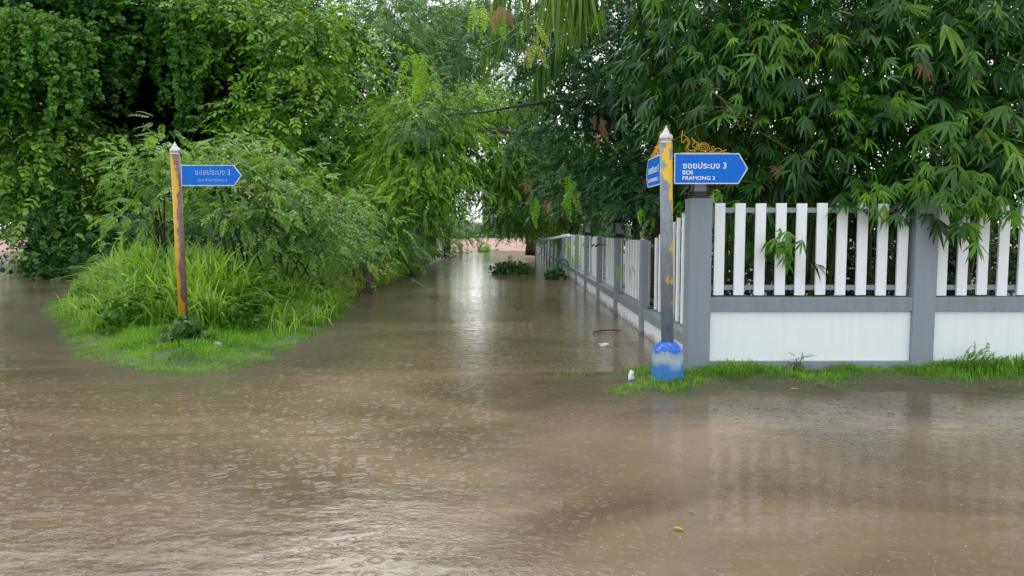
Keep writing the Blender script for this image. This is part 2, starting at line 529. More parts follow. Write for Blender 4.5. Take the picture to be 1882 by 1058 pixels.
KM = 2.6      # foliage density of every crown
def crown(fo, tw, lobes, kind, size, k=10, per=24, cr=1.35, tmean=0.5, tsd=0.2, droop=0.3, fork=None, lo=0.45, twig_r=0.012, flat=0.38, hang=0.0, twig_p=0.5, ys=1.0, clear=False):
    """lobes: (px, py, Y, rx_px, ry_px, rz_m)"""
    size = size*ys; twig_r = twig_r*ys
    for (px, py, Y, rx, ry, rd) in lobes:
        Y *= ys; rd *= ys
        c = P(px, py, Y); s_ = Y/FPX
        A = PI*rx*ry*s_*s_*KM
        ncl = max(3, int(k*A/(size*size)/per))
        r = (rx*s_, rd, ry*s_)
        cc, u = lobe_clusters(c, r, ncl, lo)
        ct = rng.normal(0, 0.24, ncl)                     # each spray has its own age
        pos = np.repeat(cc, per, 0) + rng.normal(0, 1, (ncl*per, 3))*np.array([1, 1, flat])*size*cr
        if hang > 0: pos[:, 2] -= rng.random(len(pos))**1.5*hang
        out = np.repeat(u, per, 0) + np.array([0, 0, 0.2])
        loc = pos - np.repeat(cc, per, 0); loc[:, 2] = 0
        pos[:, 2] -= 0.22*(np.linalg.norm(loc, axis=1)/(size*cr))**2*size     # pads bow down at the rim
        pos[:, 2] = np.maximum(pos[:, 2], 0.12)
        if clear:
            bad = (pos[:, 0] < 2.55) & (pos[:, 2] < 1.85)
            pos[bad, 2] = 1.85 + rng.random(bad.sum())*.5
        tm = tmean + np.repeat(ct, per)
        n = len(pos); d = unit(out)*0.35 + unit(loc)*0.75 + rng.normal(0, .4, (n, 3)); d[:, 2] -= droop*.8
        idx = rng.integers(0, len(PR[kind]), n); sc = size*(rng.uniform(.55, 1.4, n) if kind == 'bamboo' else rng.uniform(.7, 1.25, n))
        tint = tm + rng.normal(0, tsd, n); rl = rng.normal(0, .38, n)
        for q in range(len(PR[kind])):
            m_ = idx == q
            fo.place(PR[kind][q], pos[m_], d[m_], sc[m_], tint[m_], rl[m_])
        if tw is not None:
            if fork is not None:
                f = Vector(fork); mid = (f + c)/2 + Vector((rng.normal(0, .25), rng.normal(0, .25), 0.35))
                L = (c-f).length
                tw.tube([f, f.lerp(mid, .5) + Vector((0,0,.1)), mid, mid.lerp(c, .5)+Vector((0,0,.1)), c], [max(.03, .014*L), .012*L+.015, .009*L+.012, .006*L+.01, .015], 7)
            for j in range(ncl):
                if rng.random() < twig_p:
                    e = Vector(cc[j]); md = (c+e)/2 + Vector(rng.normal(0, .12, 3))*(e-c).length*.6
                    tw.tube([c, md, e], [twig_r*1.6, twig_r, twig_r*.4], 4, False)

def trunk(mb, pts, rads, n=12):
    pts = [Vector(p) for p in pts]
    # subdivide
    o = []; r = []
    for i in range(len(pts)-1):
        for q in range(4):
            t = q/4
            o.append(pts[i].lerp(pts[i+1], t) + Vector((rng.normal(0, .02), rng.normal(0, .02), 0))*(1 if i+q else 0))
            r.append((rads[i]*(1-t)+rads[i+1]*t)*rng.uniform(.95, 1.05))
    o.append(pts[-1]); r.append(rads[-1])
    mb.tube(o, r, n)

# ================================================================== GROUND AND WATER
ISL = [(-3.25,8.6),(-3.1,9.8),(-3.1,11.85),(-3.25,14.1),(-3.75,18),(-3.6,21.5),(-3.4,27),(-3.5,38),(-3.2,50),(-3.2,62),
       (-34,62),(-32,55),(-22,37),(-18,31),(-13,23.5),(-10.4,18),(-9.2,15.5),(-6.75,11.85),(-5.3,9.8),(-4.1,8.75)]

def poly_sd(x, y, poly):
    """signed distance (positive inside)"""
    d = np.full(x.shape, 1e9); ins = np.zeros(x.shape, bool)
    n = len(poly)
    for i in range(n):
        x0, y0 = poly[i]; x1, y1 = poly[(i+1) % n]
        ex, ey = x1-x0, y1-y0
        t = np.clip(((x-x0)*ex + (y-y0)*ey)/(ex*ex+ey*ey), 0, 1)
        d = np.minimum(d, np.hypot(x-x0-t*ex, y-y0-t*ey))
        c = ((y0 > y) != (y1 > y)) & (x < (x1-x0)*(y-y0)/(y1-y0+1e-12)+x0)
        ins ^= c
    return np.where(ins, d, -d)

def wob(x, y, s=1.0):
    return (np.sin(x*1.7*s+y*.9*s)+np.sin(x*3.1*s-y*2.3*s+1.3)*.6+np.sin(y*4.7*s+x*1.1*s+2)*.4)/2

def hgt(x, y):
    x = np.asarray(x, float); y = np.asarray(y, float)
    z = np.full(x.shape, -0.22) + 0.02*wob(x, y, .4)
    d = poly_sd(x, y, ISL) + 0.14*wob(x, y, 1.6) + .10*wob(x+5, y, 5)
    z = np.maximum(z, np.clip(0.0 + d*0.07, -0.3, 0.20) + 0.07*wob(x, y, 1.1)*sstep(0, .8, d) )
    # verge in front of the white wall
    v = np.minimum(y-7.35, (x-1.18)*0.8) + 0.10*wob(x, y, 2.2)
    v = np.where((y < 8.5), v, -3)
    z = np.maximum(z, np.clip(v*0.11, -0.3, 0.05) + 0.022*wob(x, y, 3.3) + .012*wob(x+3, y*2, 7))
    # garden behind the walls
    gdn = np.minimum(x-2.12, y-8.36)
    z = np.where(gdn > 0, np.maximum(z, 0.16), z)
    # far bank of red soil
    f = (y-56.5) + 1.2*wob(x*.2, y*.1)
    z = np.maximum(z, np.clip(f*0.032, -0.3, 0.75) + 0.05*wob(x*.5, y*.5)*(f > 0))
    return z

def axis(segs):
    a = [segs[0][0]]
    for s0, s1, st in segs:
        n = max(1, int(round((s1-s0)/st))); a += [s0 + (s1-s0)*(i+1)/n for i in range(n)]
    return np.array(a)

def grid_mesh(name, xs, ys, zf):
    X, Y = np.meshgrid(xs, ys); Z = zf(X, Y)
    V = np.stack([X, Y, Z], -1).reshape(-1, 3).astype(np.float32)
    nx, ny = len(xs), len(ys)
    i = (np.arange(ny-1)[:, None]*nx + np.arange(nx-1)[None, :])
    F = np.stack([i, i+1, i+nx+1, i+nx], -1).reshape(-1, 4).astype(np.int32)
    me = bpy.data.meshes.new(name)
    me.vertices.add(len(V)); me.vertices.foreach_set('co', V.ravel())
    me.loops.add(F.size); me.loops.foreach_set('vertex_index', F.ravel())
    me.polygons.add(len(F))
    me.polygons.foreach_set('loop_start', np.arange(len(F), dtype=np.int32)*4)
    me.polygons.foreach_set('loop_total', np.full(len(F), 4, np.int32))
    me.polygons.foreach_set('use_smooth', np.ones(len(F), bool))
    me.update(calc_edges=True)
    return me, X, Y

gx = axis([(-900,-100,100), (-100,-40,4), (-40,-12,.7), (-12,8,.13), (8,30,1), (30,100,5), (100,900,100)])
gy = axis([(-60,-4,4), (-4,6,.5), (6,20,.13), (20,40,.5), (40,70,.7), (70,130,4), (130,1500,150)])
me, _, _ = grid_mesh('ground', gx, gy, hgt)
# ground material: soil with patches of low weeds; red laterite on the far bank
m, n, out = mat('ground_soil')
g = N(n, 'ShaderNodeNewGeometry')
nz = N(n, 'ShaderNodeTexNoise', Scale=1.3, Detail=9, Roughness=.7); n.links.new(g.outputs['Position'], nz.inputs['Vector'])
r1 = ramp(n, [(0.32, (0.035,0.065,0.018)), (0.43, (0.05,0.07,0.022)), (0.50, (0.075,0.06,0.035)), (0.8, (0.05,0.035,0.022))])
n.links.new(nz.outputs['Fac'], r1.inputs[0])
nz2 = N(n, 'ShaderNodeTexNoise', Scale=.9, Detail=9, Roughness=.65)
mp = N(n, 'ShaderNodeMapping'); mp.inputs['Scale'].default_value = (.5, 1, 1)
n.links.new(g.outputs['Position'], mp.inputs[0]); n.links.new(mp.outputs[0], nz2.inputs['Vector'])
r2 = ramp(n, [(0.3, (0.16,0.08,0.055)), (0.5, (0.33,0.19,0.14)), (0.7, (0.45,0.30,0.23))])
n.links.new(nz2.outputs['Fac'], r2.inputs[0])
sx = N(n, 'ShaderNodeSeparateXYZ'); n.links.new(g.outputs['Position'], sx.inputs[0])
mr = N(n, 'ShaderNodeMapRange'); mr.inputs['From Min'].default_value = 53; mr.inputs['From Max'].default_value = 55
n.links.new(sx.outputs['Y'], mr.inputs[0])
mr2 = N(n, 'ShaderNodeMapRange'); mr2.inputs['From Min'].default_value = 76; mr2.inputs['From Max'].default_value = 79
mr2.inputs['To Min'].default_value = 1; mr2.inputs['To Max'].default_value = 0
n.links.new(sx.outputs['Y'], mr2.inputs[0])
ml = N(n, 'ShaderNodeMath', operation='MULTIPLY'); n.links.new(mr.outputs[0], ml.inputs[0]); n.links.new(mr2.outputs[0], ml.inputs[1])
mx = N(n, 'ShaderNodeMix', data_type='RGBA')
n.links.new(ml.outputs[0], mx.inputs[0]); n.links.new(r1.outputs[0], mx.inputs[6]); n.links.new(r2.outputs[0], mx.inputs[7])
p = N(n, 'ShaderNodeBsdfPrincipled', Roughness=.7); n.links.new(mx.outputs[2], p.inputs['Base Color'])
b = N(n, 'ShaderNodeTexNoise', Scale=14, Detail=6); n.links.new(g.outputs['Position'], b.inputs['Vector'])
bn = N(n, 'ShaderNodeBump', Strength=.7, Distance=.05); n.links.new(b.outputs['Fac'], bn.inputs['Height']); n.links.new(bn.outputs[0], p.inputs['Normal'])
n.links.new(p.outputs[0], out.inputs[0])
tag(link_mesh('ground', me, m), kind='structure')

# flood water
wx = axis([(-200,-40,20), (-40,-12,.8), (-12,8,.16), (8,30,2), (30,200,20)])
wy = axis([(-60,-4,8), (-4,6,.5), (6,20,.16), (20,40,.6), (40,68,1)])
me, X, Y = grid_mesh('water', wx, wy, lambda x, y: np.zeros(x.shape))
H = hgt(X, Y)
sh = sstep(-0.13, -0.0, H)
a = me.attributes.new('shallow', 'FLOAT', 'POINT'); a.data.foreach_set('value', sh.ravel().astype(np.float32))
m, n, out = mat('muddy_water')
g = N(n, 'ShaderNodeNewGeometry')
def mth(op, a_, b_=None, c_=None):
    q = N(n, 'ShaderNodeMath', operation=op)
    for i, v in enumerate((a_, b_, c_)):
        if v is None: continue
        if isinstance(v, (int, float)): q.inputs[i].default_value = v
        else: n.links.new(v, q.inputs[i])
    return q.outputs[0]
# turbid patches
mp = N(n, 'ShaderNodeMapping'); mp.inputs['Scale'].default_value = (.28, .55, 1); mp.inputs['Rotation'].default_value = (0, 0, .35)
n.links.new(g.outputs['Position'], mp.inputs[0])
nz = N(n, 'ShaderNodeTexNoise', Scale=1.0, Detail=4, Roughness=.5, Distortion=1.2); n.links.new(mp.outputs[0], nz.inputs['Vector'])
r1 = ramp(n, [(0.30, (0.105,0.077,0.047)), (0.46, (0.145,0.107,0.067)), (0.60, (0.195,0.146,0.093)), (0.75, (0.235,0.176,0.116))])
n.links.new(nz.outputs['Fac'], r1.inputs[0])
# ripples
mpr = N(n, 'ShaderNodeMapping'); mpr.inputs['Scale'].default_value = (1, 1.6, 1); mpr.inputs['Rotation'].default_value = (0, 0, .25)
n.links.new(g.outputs['Position'], mpr.inputs[0])
w1 = N(n, 'ShaderNodeTexNoise', Scale=21, Detail=3, Roughness=.45, Distortion=1.0); n.links.new(mpr.outputs[0], w1.inputs['Vector'])
w2 = N(n, 'ShaderNodeTexNoise', Scale=3.2, Detail=2, Roughness=.5); n.links.new(mpr.outputs[0], w2.inputs['Vector'])
w3 = N(n, 'ShaderNodeTexNoise', Scale=.45, Detail=2); n.links.new(g.outputs['Position'], w3.inputs['Vector'])
gust = N(n, 'ShaderNodeMapRange'); gust.inputs['From Min'].default_value = .35; gust.inputs['From Max'].default_value = .65
gust.inputs['To Min'].default_value = .2; gust.inputs['To Max'].default_value = 1.0
n.links.new(w3.outputs['Fac'], gust.inputs[0])
h = mth('MULTIPLY', mth('MULTIPLY', w1.outputs['Fac'], 0.0026), gust.outputs[0])
h = mth('ADD', h, mth('MULTIPLY', w2.outputs['Fac'], 0.006))
# rings of the rain drops
for sc_, amp, thr in ((5.5, 0.0014, .60), (9.0, 0.0010, .5), (15.0, 0.0007, .45)):
    vo = N(n, 'ShaderNodeTexVoronoi', voronoi_dimensions='2D', Scale=sc_)
    n.links.new(g.outputs['Position'], vo.inputs['Vector'])
    sp = N(n, 'ShaderNodeSeparateColor'); n.links.new(vo.outputs['Color'], sp.inputs[0])
    r0 = mth('MULTIPLY_ADD', sp.outputs[0], .30, .04)
    q = mth('SUBTRACT', vo.outputs['Distance'], r0)
    env = mth('EXPONENT', mth('MULTIPLY', mth('MULTIPLY', q, q), -320))
    osc = mth('COSINE', mth('MULTIPLY', q, 75))
    on = mth('GREATER_THAN', sp.outputs[1], thr)
    fade = mth('SUBTRACT', 1.15, sp.outputs[0])
    h = mth('ADD', h, mth('MULTIPLY', mth('MULTIPLY', mth('MULTIPLY', env, osc), mth('MULTIPLY', on, fade)), amp*0.9))
bn = N(n, 'ShaderNodeBump', Strength=1.0, Distance=1.0); n.links.new(h, bn.inputs['Height'])
p = N(n, 'ShaderNodeBsdfPrincipled', Roughness=.06, IOR=1.333)
n.links.new(r1.outputs[0], p.inputs['Base Color']); n.links.new(bn.outputs[0], p.inputs['Normal'])
at = N(n, 'ShaderNodeAttribute', attribute_name='shallow')
p2 = N(n, 'ShaderNodeBsdfPrincipled', Roughness=.09, IOR=1.333)
p2.inputs['Transmission Weight'].default_value = 0
p2.inputs['Alpha'].default_value = 0.45
n.links.new(r1.outputs[0], p2.inputs['Base Color']); n.links.new(bn.outputs[0], p2.inputs['Normal'])
mx = N(n, 'ShaderNodeMixShader'); n.links.new(at.outputs['Fac'], mx.inputs[0]); n.links.new(p.outputs[0], mx.inputs[1]); n.links.new(p2.outputs[0], mx.inputs[2])
n.links.new(mx.outputs[0], out.inputs[0])
M['water'] = m
tag(link_mesh('water', me, m), kind='structure')

# ================================================================== FENCES
fence = empty('picket_fence', (1.99, 8.3, 0), 'white picket fence facing the road on a white panelled wall with grey posts', 'fence')
YF = 8.3
PW, PITCHX, X0 = 0.245, 2.475, 1.988
NB = 3
for i in range(NB+1):
    x = X0 + i*PITCHX
    MB().box(x, x+PW, YF, YF+.245, -.35, 1.92 if i else 1.935).build('post', M['grey_paint'], fence, .008)
for i in range(NB):
    a_, b_ = X0 + i*PITCHX + PW, X0 + (i+1)*PITCHX
    MB().box(a_, b_, YF+.012, YF+.235, .70, .852).build('coping', M['coping'], fence, .004)
    MB().box(a_, b_, YF+.050, YF+.20, .145, .698).build('wall_panel', M['white_paint'], fence)
    MB().box(a_, b_, YF+.014, YF+.22, -.35, .143).build('plinth', M['grey_paint'], fence, .003)
    for z in (.955, 1.81):
        MB().box(a_, b_, YF+.118, YF+.15, z-.027, z+.027).build('rail', M['grey_paint'], fence)
    for k in range(10):
        x = a_ + .05 + k*.2255
        dz, dx = rng.normal(0, .004), rng.normal(0, .002)
        MB().hexa([(x+dx,YF+.085,.872+dz),(x+.113+dx,YF+.085,.872+dz),(x+.113+dx,YF+.116,.872+dz),(x+dx,YF+.116,.872+dz),
                   (x,YF+.085,1.885+dz),(x+.113,YF+.085,1.885+dz),(x+.113,YF+.116,1.885+dz),(x,YF+.116,1.885+dz)]).build('picket', M['picket'], fence, .004)

side = empty('picket_fence', (2.04, 8.8, 0), 'long low white picket fence receding along the flooded lane with grey posts', 'fence')
XS = 2.03
SB = 16
far_pk = MB()
for i in range(1, SB+1):
    y = 8.8 + 2.8*i
    MB().box(XS, XS+.11, y-.09, y+.09, -.35, 1.44).build('post', M['grey_paint'], side, .006)
for i in range(SB):
    y0 = 8.8 + 2.8*i + .1 if i else YF+.2452
    y1 = 8.8 + 2.8*(i+1) - .1
    MB().box(XS+.012, XS+.235, y0, y1, .262, .392).build('coping', M['coping'], side, .004)
    MB().box(XS+.055, XS+.20, y0, y1, -.35, .26).build('wall_panel', M['white_paint'], side)
    if i:
        for z in (.50, 1.34):
            MB().box(XS+.192, XS+.222, y0, y1, z-.025, z+.025).build('rail', M['grey_paint'], side)
    else:
        for za, zb in ((.50, .50), (1.80, 1.32)):
            MB().hexa([(XS+.192,y0,za-.025),(XS+.222,y0,za-.025),(XS+.222,y1,zb-.025),(XS+.192,y1,zb-.025),
                       (XS+.192,y0,za+.025),(XS+.222,y0,za+.025),(XS+.222,y1,zb+.025),(XS+.192,y1,zb+.025)]).build('rail', M['grey_paint'], side)
    npk = 10 if i == 0 else 9
    st = (y1-y0-.08)/npk
    for k in range(npk):
        yy = y0 + .06 + k*st
        zt = 1.415
        if i == 0: zt = 1.40 + .19*max(0, 11.6-yy)
        q = far_pk if i > 10 else MB()
        q.box(XS+.16, XS+.190, yy, yy+.108, .412, zt + rng.normal(0, .004))
        if i <= 10: q.build('picket', M['picket'], side, .003)
tag(far_pk.build('picket', M['picket'], side), kind='stuff')

# lanterns
M['black_metal'] = noise_mat('black_metal', [(0.3, (0.012,0.013,0.014)), (0.7, (0.03,0.03,0.032))], 20, .35)
m, n, out = mat('lantern_glass')
p = N(n, 'ShaderNodeBsdfPrincipled', Roughness=.25)
p.inputs['Base Color'].default_value = (.33, .36, .36, 1); p.inputs['Transmission Weight'].default_value = .3
n.links.new(p.outputs[0], out.inputs[0]); M['glass'] = m
def lantern(x, y, z, s, label):
    t = empty('post_lantern', (x, y, z), label, 'lantern', 'black lanterns on the fence posts')
    MB().box(x-.10*s, x+.10*s, y-.10*s, y+.10*s, z+.001, z+.035*s).box(x-.07*s, x+.07*s, y-.07*s, y+.07*s, z+.035*s, z+.075*s).build('base', M['black_metal'], t, .004)
    fr = MB()
    for sx_ in (-1, 1):
        for sy_ in (-1, 1):
            cx, cy = x+sx_*.085*s, y+sy_*.085*s
            fr.box(cx-.009*s, cx+.009*s, cy-.009*s, cy+.009*s, z+.076*s, z+.27*s)
    fr.build('frame', M['black_metal'], t)
    MB().box(x-.072*s, x+.072*s, y-.072*s, y+.072*s, z+.078*s, z+.268*s).build('glass', M['glass'], t)
    mb = MB()
    c = [(x-.13*s,y-.13*s),(x+.13*s,y-.13*s),(x+.13*s,y+.13*s),(x-.13*s,y+.13*s)]
    c2 = [(x+(a_-x)*.25, y+(b_-y)*.25) for a_, b_ in c]
    mb.hexa([(a_,b_,z+.271*s) for a_,b_ in c] + [(a_,b_,z+.37*s) for a_,b_ in c2])
    mb.lathe((x,y,z+.37*s), [(.022*s,0),(.03*s,.015*s),(.012*s,.035*s),(.001,.05*s)], 10)
    mb.build('cap', M['black_metal'], t)
lantern(2.11, 8.43, 1.935, .98, 'black square lantern on the tall corner post, just below the pointed blue sign')
lantern(2.105, 14.4, 1.44, 1.05, 'black lantern on a low fence post, the nearest one along the flooded lane')
lantern(2.105, 20.0, 1.44, 1.05, 'black lantern farther down the lane fence, half lost in dark leaves')

# slanting pipe by the fence
pp = empty('barrier_pipe', (2.0, 25.2, 1.40), 'white pipe slanting down from the lane fence over the water', 'pipe')
MB().tube([(2.025,25.0,1.405), (1.09,30,1.10)], .05, 10).build('rod', M['picket'], pp)
MB().tube([(1.12,29.85,1.085), (1.12,29.85,-.25)], .025, 8).build('prop', M['grey_paint'], pp)

# ================================================================== STREET SIGN POSTS
m, n, out = mat('sign_blue')
g = N(n, 'ShaderNodeNewGeometry'); nz = N(n, 'ShaderNodeTexNoise', Scale=25, Detail=6); n.links.new(g.outputs['Position'], nz.inputs['Vector'])
r = ramp(n, [(.3, (0.0,0.125,0.56)), (.7, (0.0,0.145,0.62))]); n.links.new(nz.outputs['Fac'], r.inputs[0])
p = N(n, 'ShaderNodeBsdfPrincipled', Roughness=.45); p.inputs['Specular IOR Level'].default_value = .2; n.links.new(r.outputs[0], p.inputs['Base Color']); n.links.new(p.outputs[0], out.inputs[0])
M['blue'] = m
M['letter'] = noise_mat('letter_white', [(.3, (.66,.70,.78)), (.55, (.78,.80,.84))], 60, .5)
M['letter_worn'] = noise_mat('letter_worn', [(.40, (.12,.28,.62)), (.58, (.45,.56,.74))], 60, .5)
M['border'] = noise_mat('sign_border', [(.35, (.40,.45,.55)), (.6, (.66,.70,.76))], 30, .5)
M['gold'] = noise_mat('gold_paint', [(.3, (.38,.20,.010)), (.7, (.56,.32,.02))], 20, .4)
M['silver'] = noise_mat('silver_paint', [(.3, (.42,.41,.40)), (.7, (.62,.61,.60))], 30, .35, metal=.35)

def pole_mat(name, base, paint, thr, side_bias=0.0, under=None, cx=0.0, zcap=None):
    m, n, out = mat(name)
    g = N(n, 'ShaderNodeNewGeometry')
    mp = N(n, 'ShaderNodeMapping'); mp.inputs['Scale'].default_value = (1, 1, .42)
    n.links.new(g.outputs['Position'], mp.inputs[0])
    nz = N(n, 'ShaderNodeTexNoise', Scale=13, Detail=5, Roughness=.55); n.links.new(mp.outputs[0], nz.inputs['Vector'])
    sx = N(n, 'ShaderNodeSeparateXYZ'); n.links.new(g.outputs['Normal'], sx.inputs[0])
    ps_ = N(n, 'ShaderNodeSeparateXYZ'); n.links.new(g.outputs['Position'], ps_.inputs[0])
    v = N(n, 'ShaderNodeMath', operation='MULTIPLY_ADD'); n.links.new(sx.outputs['X'], v.inputs[0]); v.inputs[1].default_value = side_bias; n.links.new(nz.outputs['Fac'], v.inputs[2])
    val = v.outputs[0]
    if zcap is not None:
        mr = N(n, 'ShaderNodeMapRange'); mr.inputs['From Min'].default_value = zcap-.06; mr.inputs['From Max'].default_value = zcap+.06
        mr.inputs['To Min'].default_value = 0; mr.inputs['To Max'].default_value = .15
        n.links.new(ps_.outputs['Z'], mr.inputs[0])
        ad = N(n, 'ShaderNodeMath', operation='ADD'); n.links.new(val, ad.inputs[0]); n.links.new(mr.outputs[0], ad.inputs[1]); val = ad.outputs[0]
    r = ramp(n, [(thr-.006, (0,0,0)), (thr+.006, (1,1,1))]); n.links.new(val, r.inputs[0])
    nb = N(n, 'ShaderNodeTexNoise', Scale=22, Detail=8, Roughness=.75); n.links.new(mp.outputs[0], nb.inputs['Vector'])
    rb = ramp(n, [(.36, base), (.56, under or tuple(c*1.5 for c in base)), (.75, tuple(c*1.2 for c in base))]); n.links.new(nb.outputs['Fac'], rb.inputs[0])
    mx = N(n, 'ShaderNodeMix', data_type='RGBA'); n.links.new(r.outputs[0], mx.inputs[0]); n.links.new(rb.outputs[0], mx.inputs[6]); mx.inputs[7].default_value = (*paint, 1)
    p = N(n, 'ShaderNodeBsdfPrincipled', Roughness=.5); n.links.new(mx.outputs[2], p.inputs['Base Color'])
    bn = N(n, 'ShaderNodeBump', Strength=.4, Distance=.004); n.links.new(r.outputs[0], bn.inputs['Height']); n.links.new(bn.outputs[0], p.inputs['Normal'])
    n.links.new(p.outputs[0], out.inputs[0])
    return m
M['pole_r'] = pole_mat('galvanised_pole', (.13,.15,.17), (.60,.36,.01), .615, .13, None, zcap=2.13)
M['pole_l'] = pole_mat('flaking_pole', (.13,.045,.035), (.50,.30,.012), .43, -.32, (.20,.13,.13))

# worn blue pedestal
m, n, out = mat('pedestal_paint')
g = N(n, 'ShaderNodeNewGeometry'); mp = N(n, 'ShaderNodeMapping'); mp.inputs['Scale'].default_value = (2, 2, .6); n.links.new(g.outputs['Position'], mp.inputs[0])
nz = N(n, 'ShaderNodeTexNoise', Scale=6, Detail=7, Roughness=.6); n.links.new(mp.outputs[0], nz.inputs['Vector'])
sx = N(n, 'ShaderNodeSeparateXYZ'); n.links.new(g.outputs['Position'], sx.inputs[0])
v = N(n, 'ShaderNodeMath', operation='MULTIPLY_ADD'); n.links.new(nz.outputs['Fac'], v.inputs[0]); v.inputs[1].default_value = .22; n.links.new(sx.outputs['Z'], v.inputs[2])
r = ramp(n, [(.0, (.02,.13,.42)), (.28, (.03,.17,.48)), (.325, (.22,.32,.42)), (.37, (.34,.42,.47)), (.44, (.25,.30,.36)), (.455, (.02,.14,.6))])
n.links.new(v.outputs[0], r.inputs[0])
p = N(n, 'ShaderNodeBsdfPrincipled', Roughness=.6); n.links.new(r.outputs[0], p.inputs['Base Color'])
b = N(n, 'ShaderNodeTexNoise', Scale=50, Detail=5); n.links.new(g.outputs['Position'], b.inputs['Vector'])
bn = N(n, 'ShaderNodeBump', Strength=.4, Distance=.01); n.links.new(b.outputs['Fac'], bn.inputs['Height']); n.links.new(bn.outputs[0], p.inputs['Normal'])
n.links.new(p.outputs[0], out.inputs[0]); M['pedestal'] = m
M['ped_blue'] = noise_mat('pedestal_blue', [(.35, (.03,.13,.55)), (.6, (.05,.20,.68)), (.72, (.4,.5,.6))], 18, .5)

def text_mesh(s, size, mtx, ext, sx_=1.0, offset=0.0, shear=0.0):
    cu = bpy.data.curves.new('lettering', 'FONT')
    cu.body = s; cu.size = size; cu.extrude = ext; cu.offset = offset; cu.resolution_u = 4; cu.shear = shear
    o = bpy.data.objects.new('lettering', cu); C.objects.link(o)
    bpy.context.view_layer.update()
    dg = bpy.context.evaluated_depsgraph_get()
    me = bpy.data.meshes.new_from_object(o.evaluated_get(dg))
    bpy.data.objects.remove(o); bpy.data.curves.remove(cu)
    me.materials.clear()
    if len(me.vertices):
        xs = [v.co.x for v in me.vertices]
        me['w'] = max(xs)
    me.transform(mtx @ Matrix.Diagonal((sx_, 1, 1, 1)))
    return me

def sign_plate(parent, org, xdir, W_, H_, tip, lines, lm, text_side=1):
    """flat plate: org = lower corner by the pole, xdir = along plate, reads in xdir (or reversed)"""
    xd = Vector(xdir).normalized(); up = Vector((0, 0, 1)); nr = xd.cross(up) * text_side     # outward normal
    o = Vector(org)
    def pt(u, v, dd=0): return o + xd*u + up*v + nr*dd
    outl = [pt(0,0), pt(W_-tip,0), pt(W_,H_/2), pt(W_-tip,H_), pt(0,H_)]
    pl = MB().prism([q - nr*.006 for q in outl], nr*.012).build('sign_plate', M['blue'], parent)
    bw = .011
    inn = [(bw,bw), (W_-tip-bw*.6,bw), (W_-bw*1.25,H_/2), (W_-tip-bw*.6,H_-bw), (bw,H_-bw)]
    mb = MB(); oo = [(0,0),(W_-tip,0),(W_,H_/2),(W_-tip,H_),(0,H_)]
    for i in range(5):
        j = (i+1) % 5
        for dd in (.0062, -.0062-.003):
            mb.hexa([pt(*oo[i],dd), pt(*oo[j],dd), pt(*inn[j],dd), pt(*inn[i],dd), pt(*oo[i],dd+.003), pt(*oo[j],dd+.003), pt(*inn[j],dd+.003), pt(*inn[i],dd+.003)])
    mb.build('border', M['border'], pl)
    rd = xd if text_side == 1 else -xd       # reading direction
    for (s_, u, v, size, wid, off) in lines:
        base = pt(u, v, .0075)
        mtx = Matrix(((rd.x, up.x, nr.x, base.x), (rd.y, up.y, nr.y, base.y), (rd.z, up.z, nr.z, base.z), (0, 0, 0, 1)))
        me = text_mesh(s_, size, Matrix.Identity(4), .0008, 1.0, off)
        w0 = max((q.co.x for q in me.vertices), default=1)
        me.transform(mtx @ Matrix.Diagonal((wid/w0, 1, 1, 1)))
        link_mesh('lettering', me, lm, pl)
    return pl

def finial(parent, c, s, mt):
    prof = [(.060,-.004),(.066,0),(.066,.010),(.056,.014),(.060,.024),(.069,.040),(.072,.056),(.067,.074),(.055,.088)]
    z = .088; r_ = .047
    for i in range(7):
        prof += [(r_, z), (r_-.002, z+.007)]; z += .0105; r_ -= .0058
    prof += [(.006, z+.008), (.001, z+.022)]
    MB().lathe(c, [(a_*s, b_*s) for a_, b_ in prof], 24).build('finial', mt, parent)

# ---- right post
YR = 7.85
base_p = P(1226, 700, YR); top_p = P(1224, 263, YR)
rp = empty('street_sign_post', (base_p.x, YR, 0), 'grey sign post with yellow paint flakes on a worn blue pedestal by the white fence', 'sign post')
MB().tube([(base_p.x, YR, .30), (top_p.x, YR, top_p.z)], .0645, 24).build('pole', M['pole_r'], rp)
finial(rp, (top_p.x, YR, top_p.z), 1.0, M['silver'])
bx = base_p.x
def octa(cx, cy, z, h_, ch):
    return [Vector(q + (z,)) for q in ((cx-h_+ch,cy-h_),(cx+h_-ch,cy-h_),(cx+h_,cy-h_+ch),(cx+h_,cy+h_-ch),(cx+h_-ch,cy+h_),(cx-h_+ch,cy+h_),(cx-h_,cy+h_-ch),(cx-h_,cy-h_+ch))]
mb = MB()
def frus(mb, z0, h0, z1, h1, ch=.05):
    b = len(mb.v); A = octa(bx, YR, z0, h0, ch); B = octa(bx, YR, z1, h1, ch*h1/h0)
    mb.v += [tuple(q) for q in A+B]
    mb.f.append(tuple(b+i for i in range(8))[::-1]); mb.f.append(tuple(b+8+i for i in range(8)))
    for i in range(8):
        j = (i+1) % 8; mb.f.append((b+i, b+j, b+8+j, b+8+i))
    mb.sm += [False]*10
frus(mb, -.30, .162, .352, .140)
mb.build('pedestal', M['pedestal'], rp, .006)
mb = MB()
for k, (z, h_) in enumerate(((.3535,.140),(.374,.122),(.394,.104),(.412,.088))):
    frus(mb, z, h_, z+.0195, h_*.97)
mb.build('pedestal_cap', M['ped_blue'], rp, .002)
zb = P(1300, 338, YR).z; ztp = P(1300, 281.5, YR).z; H_ = ztp-zb
S = YR/FPX
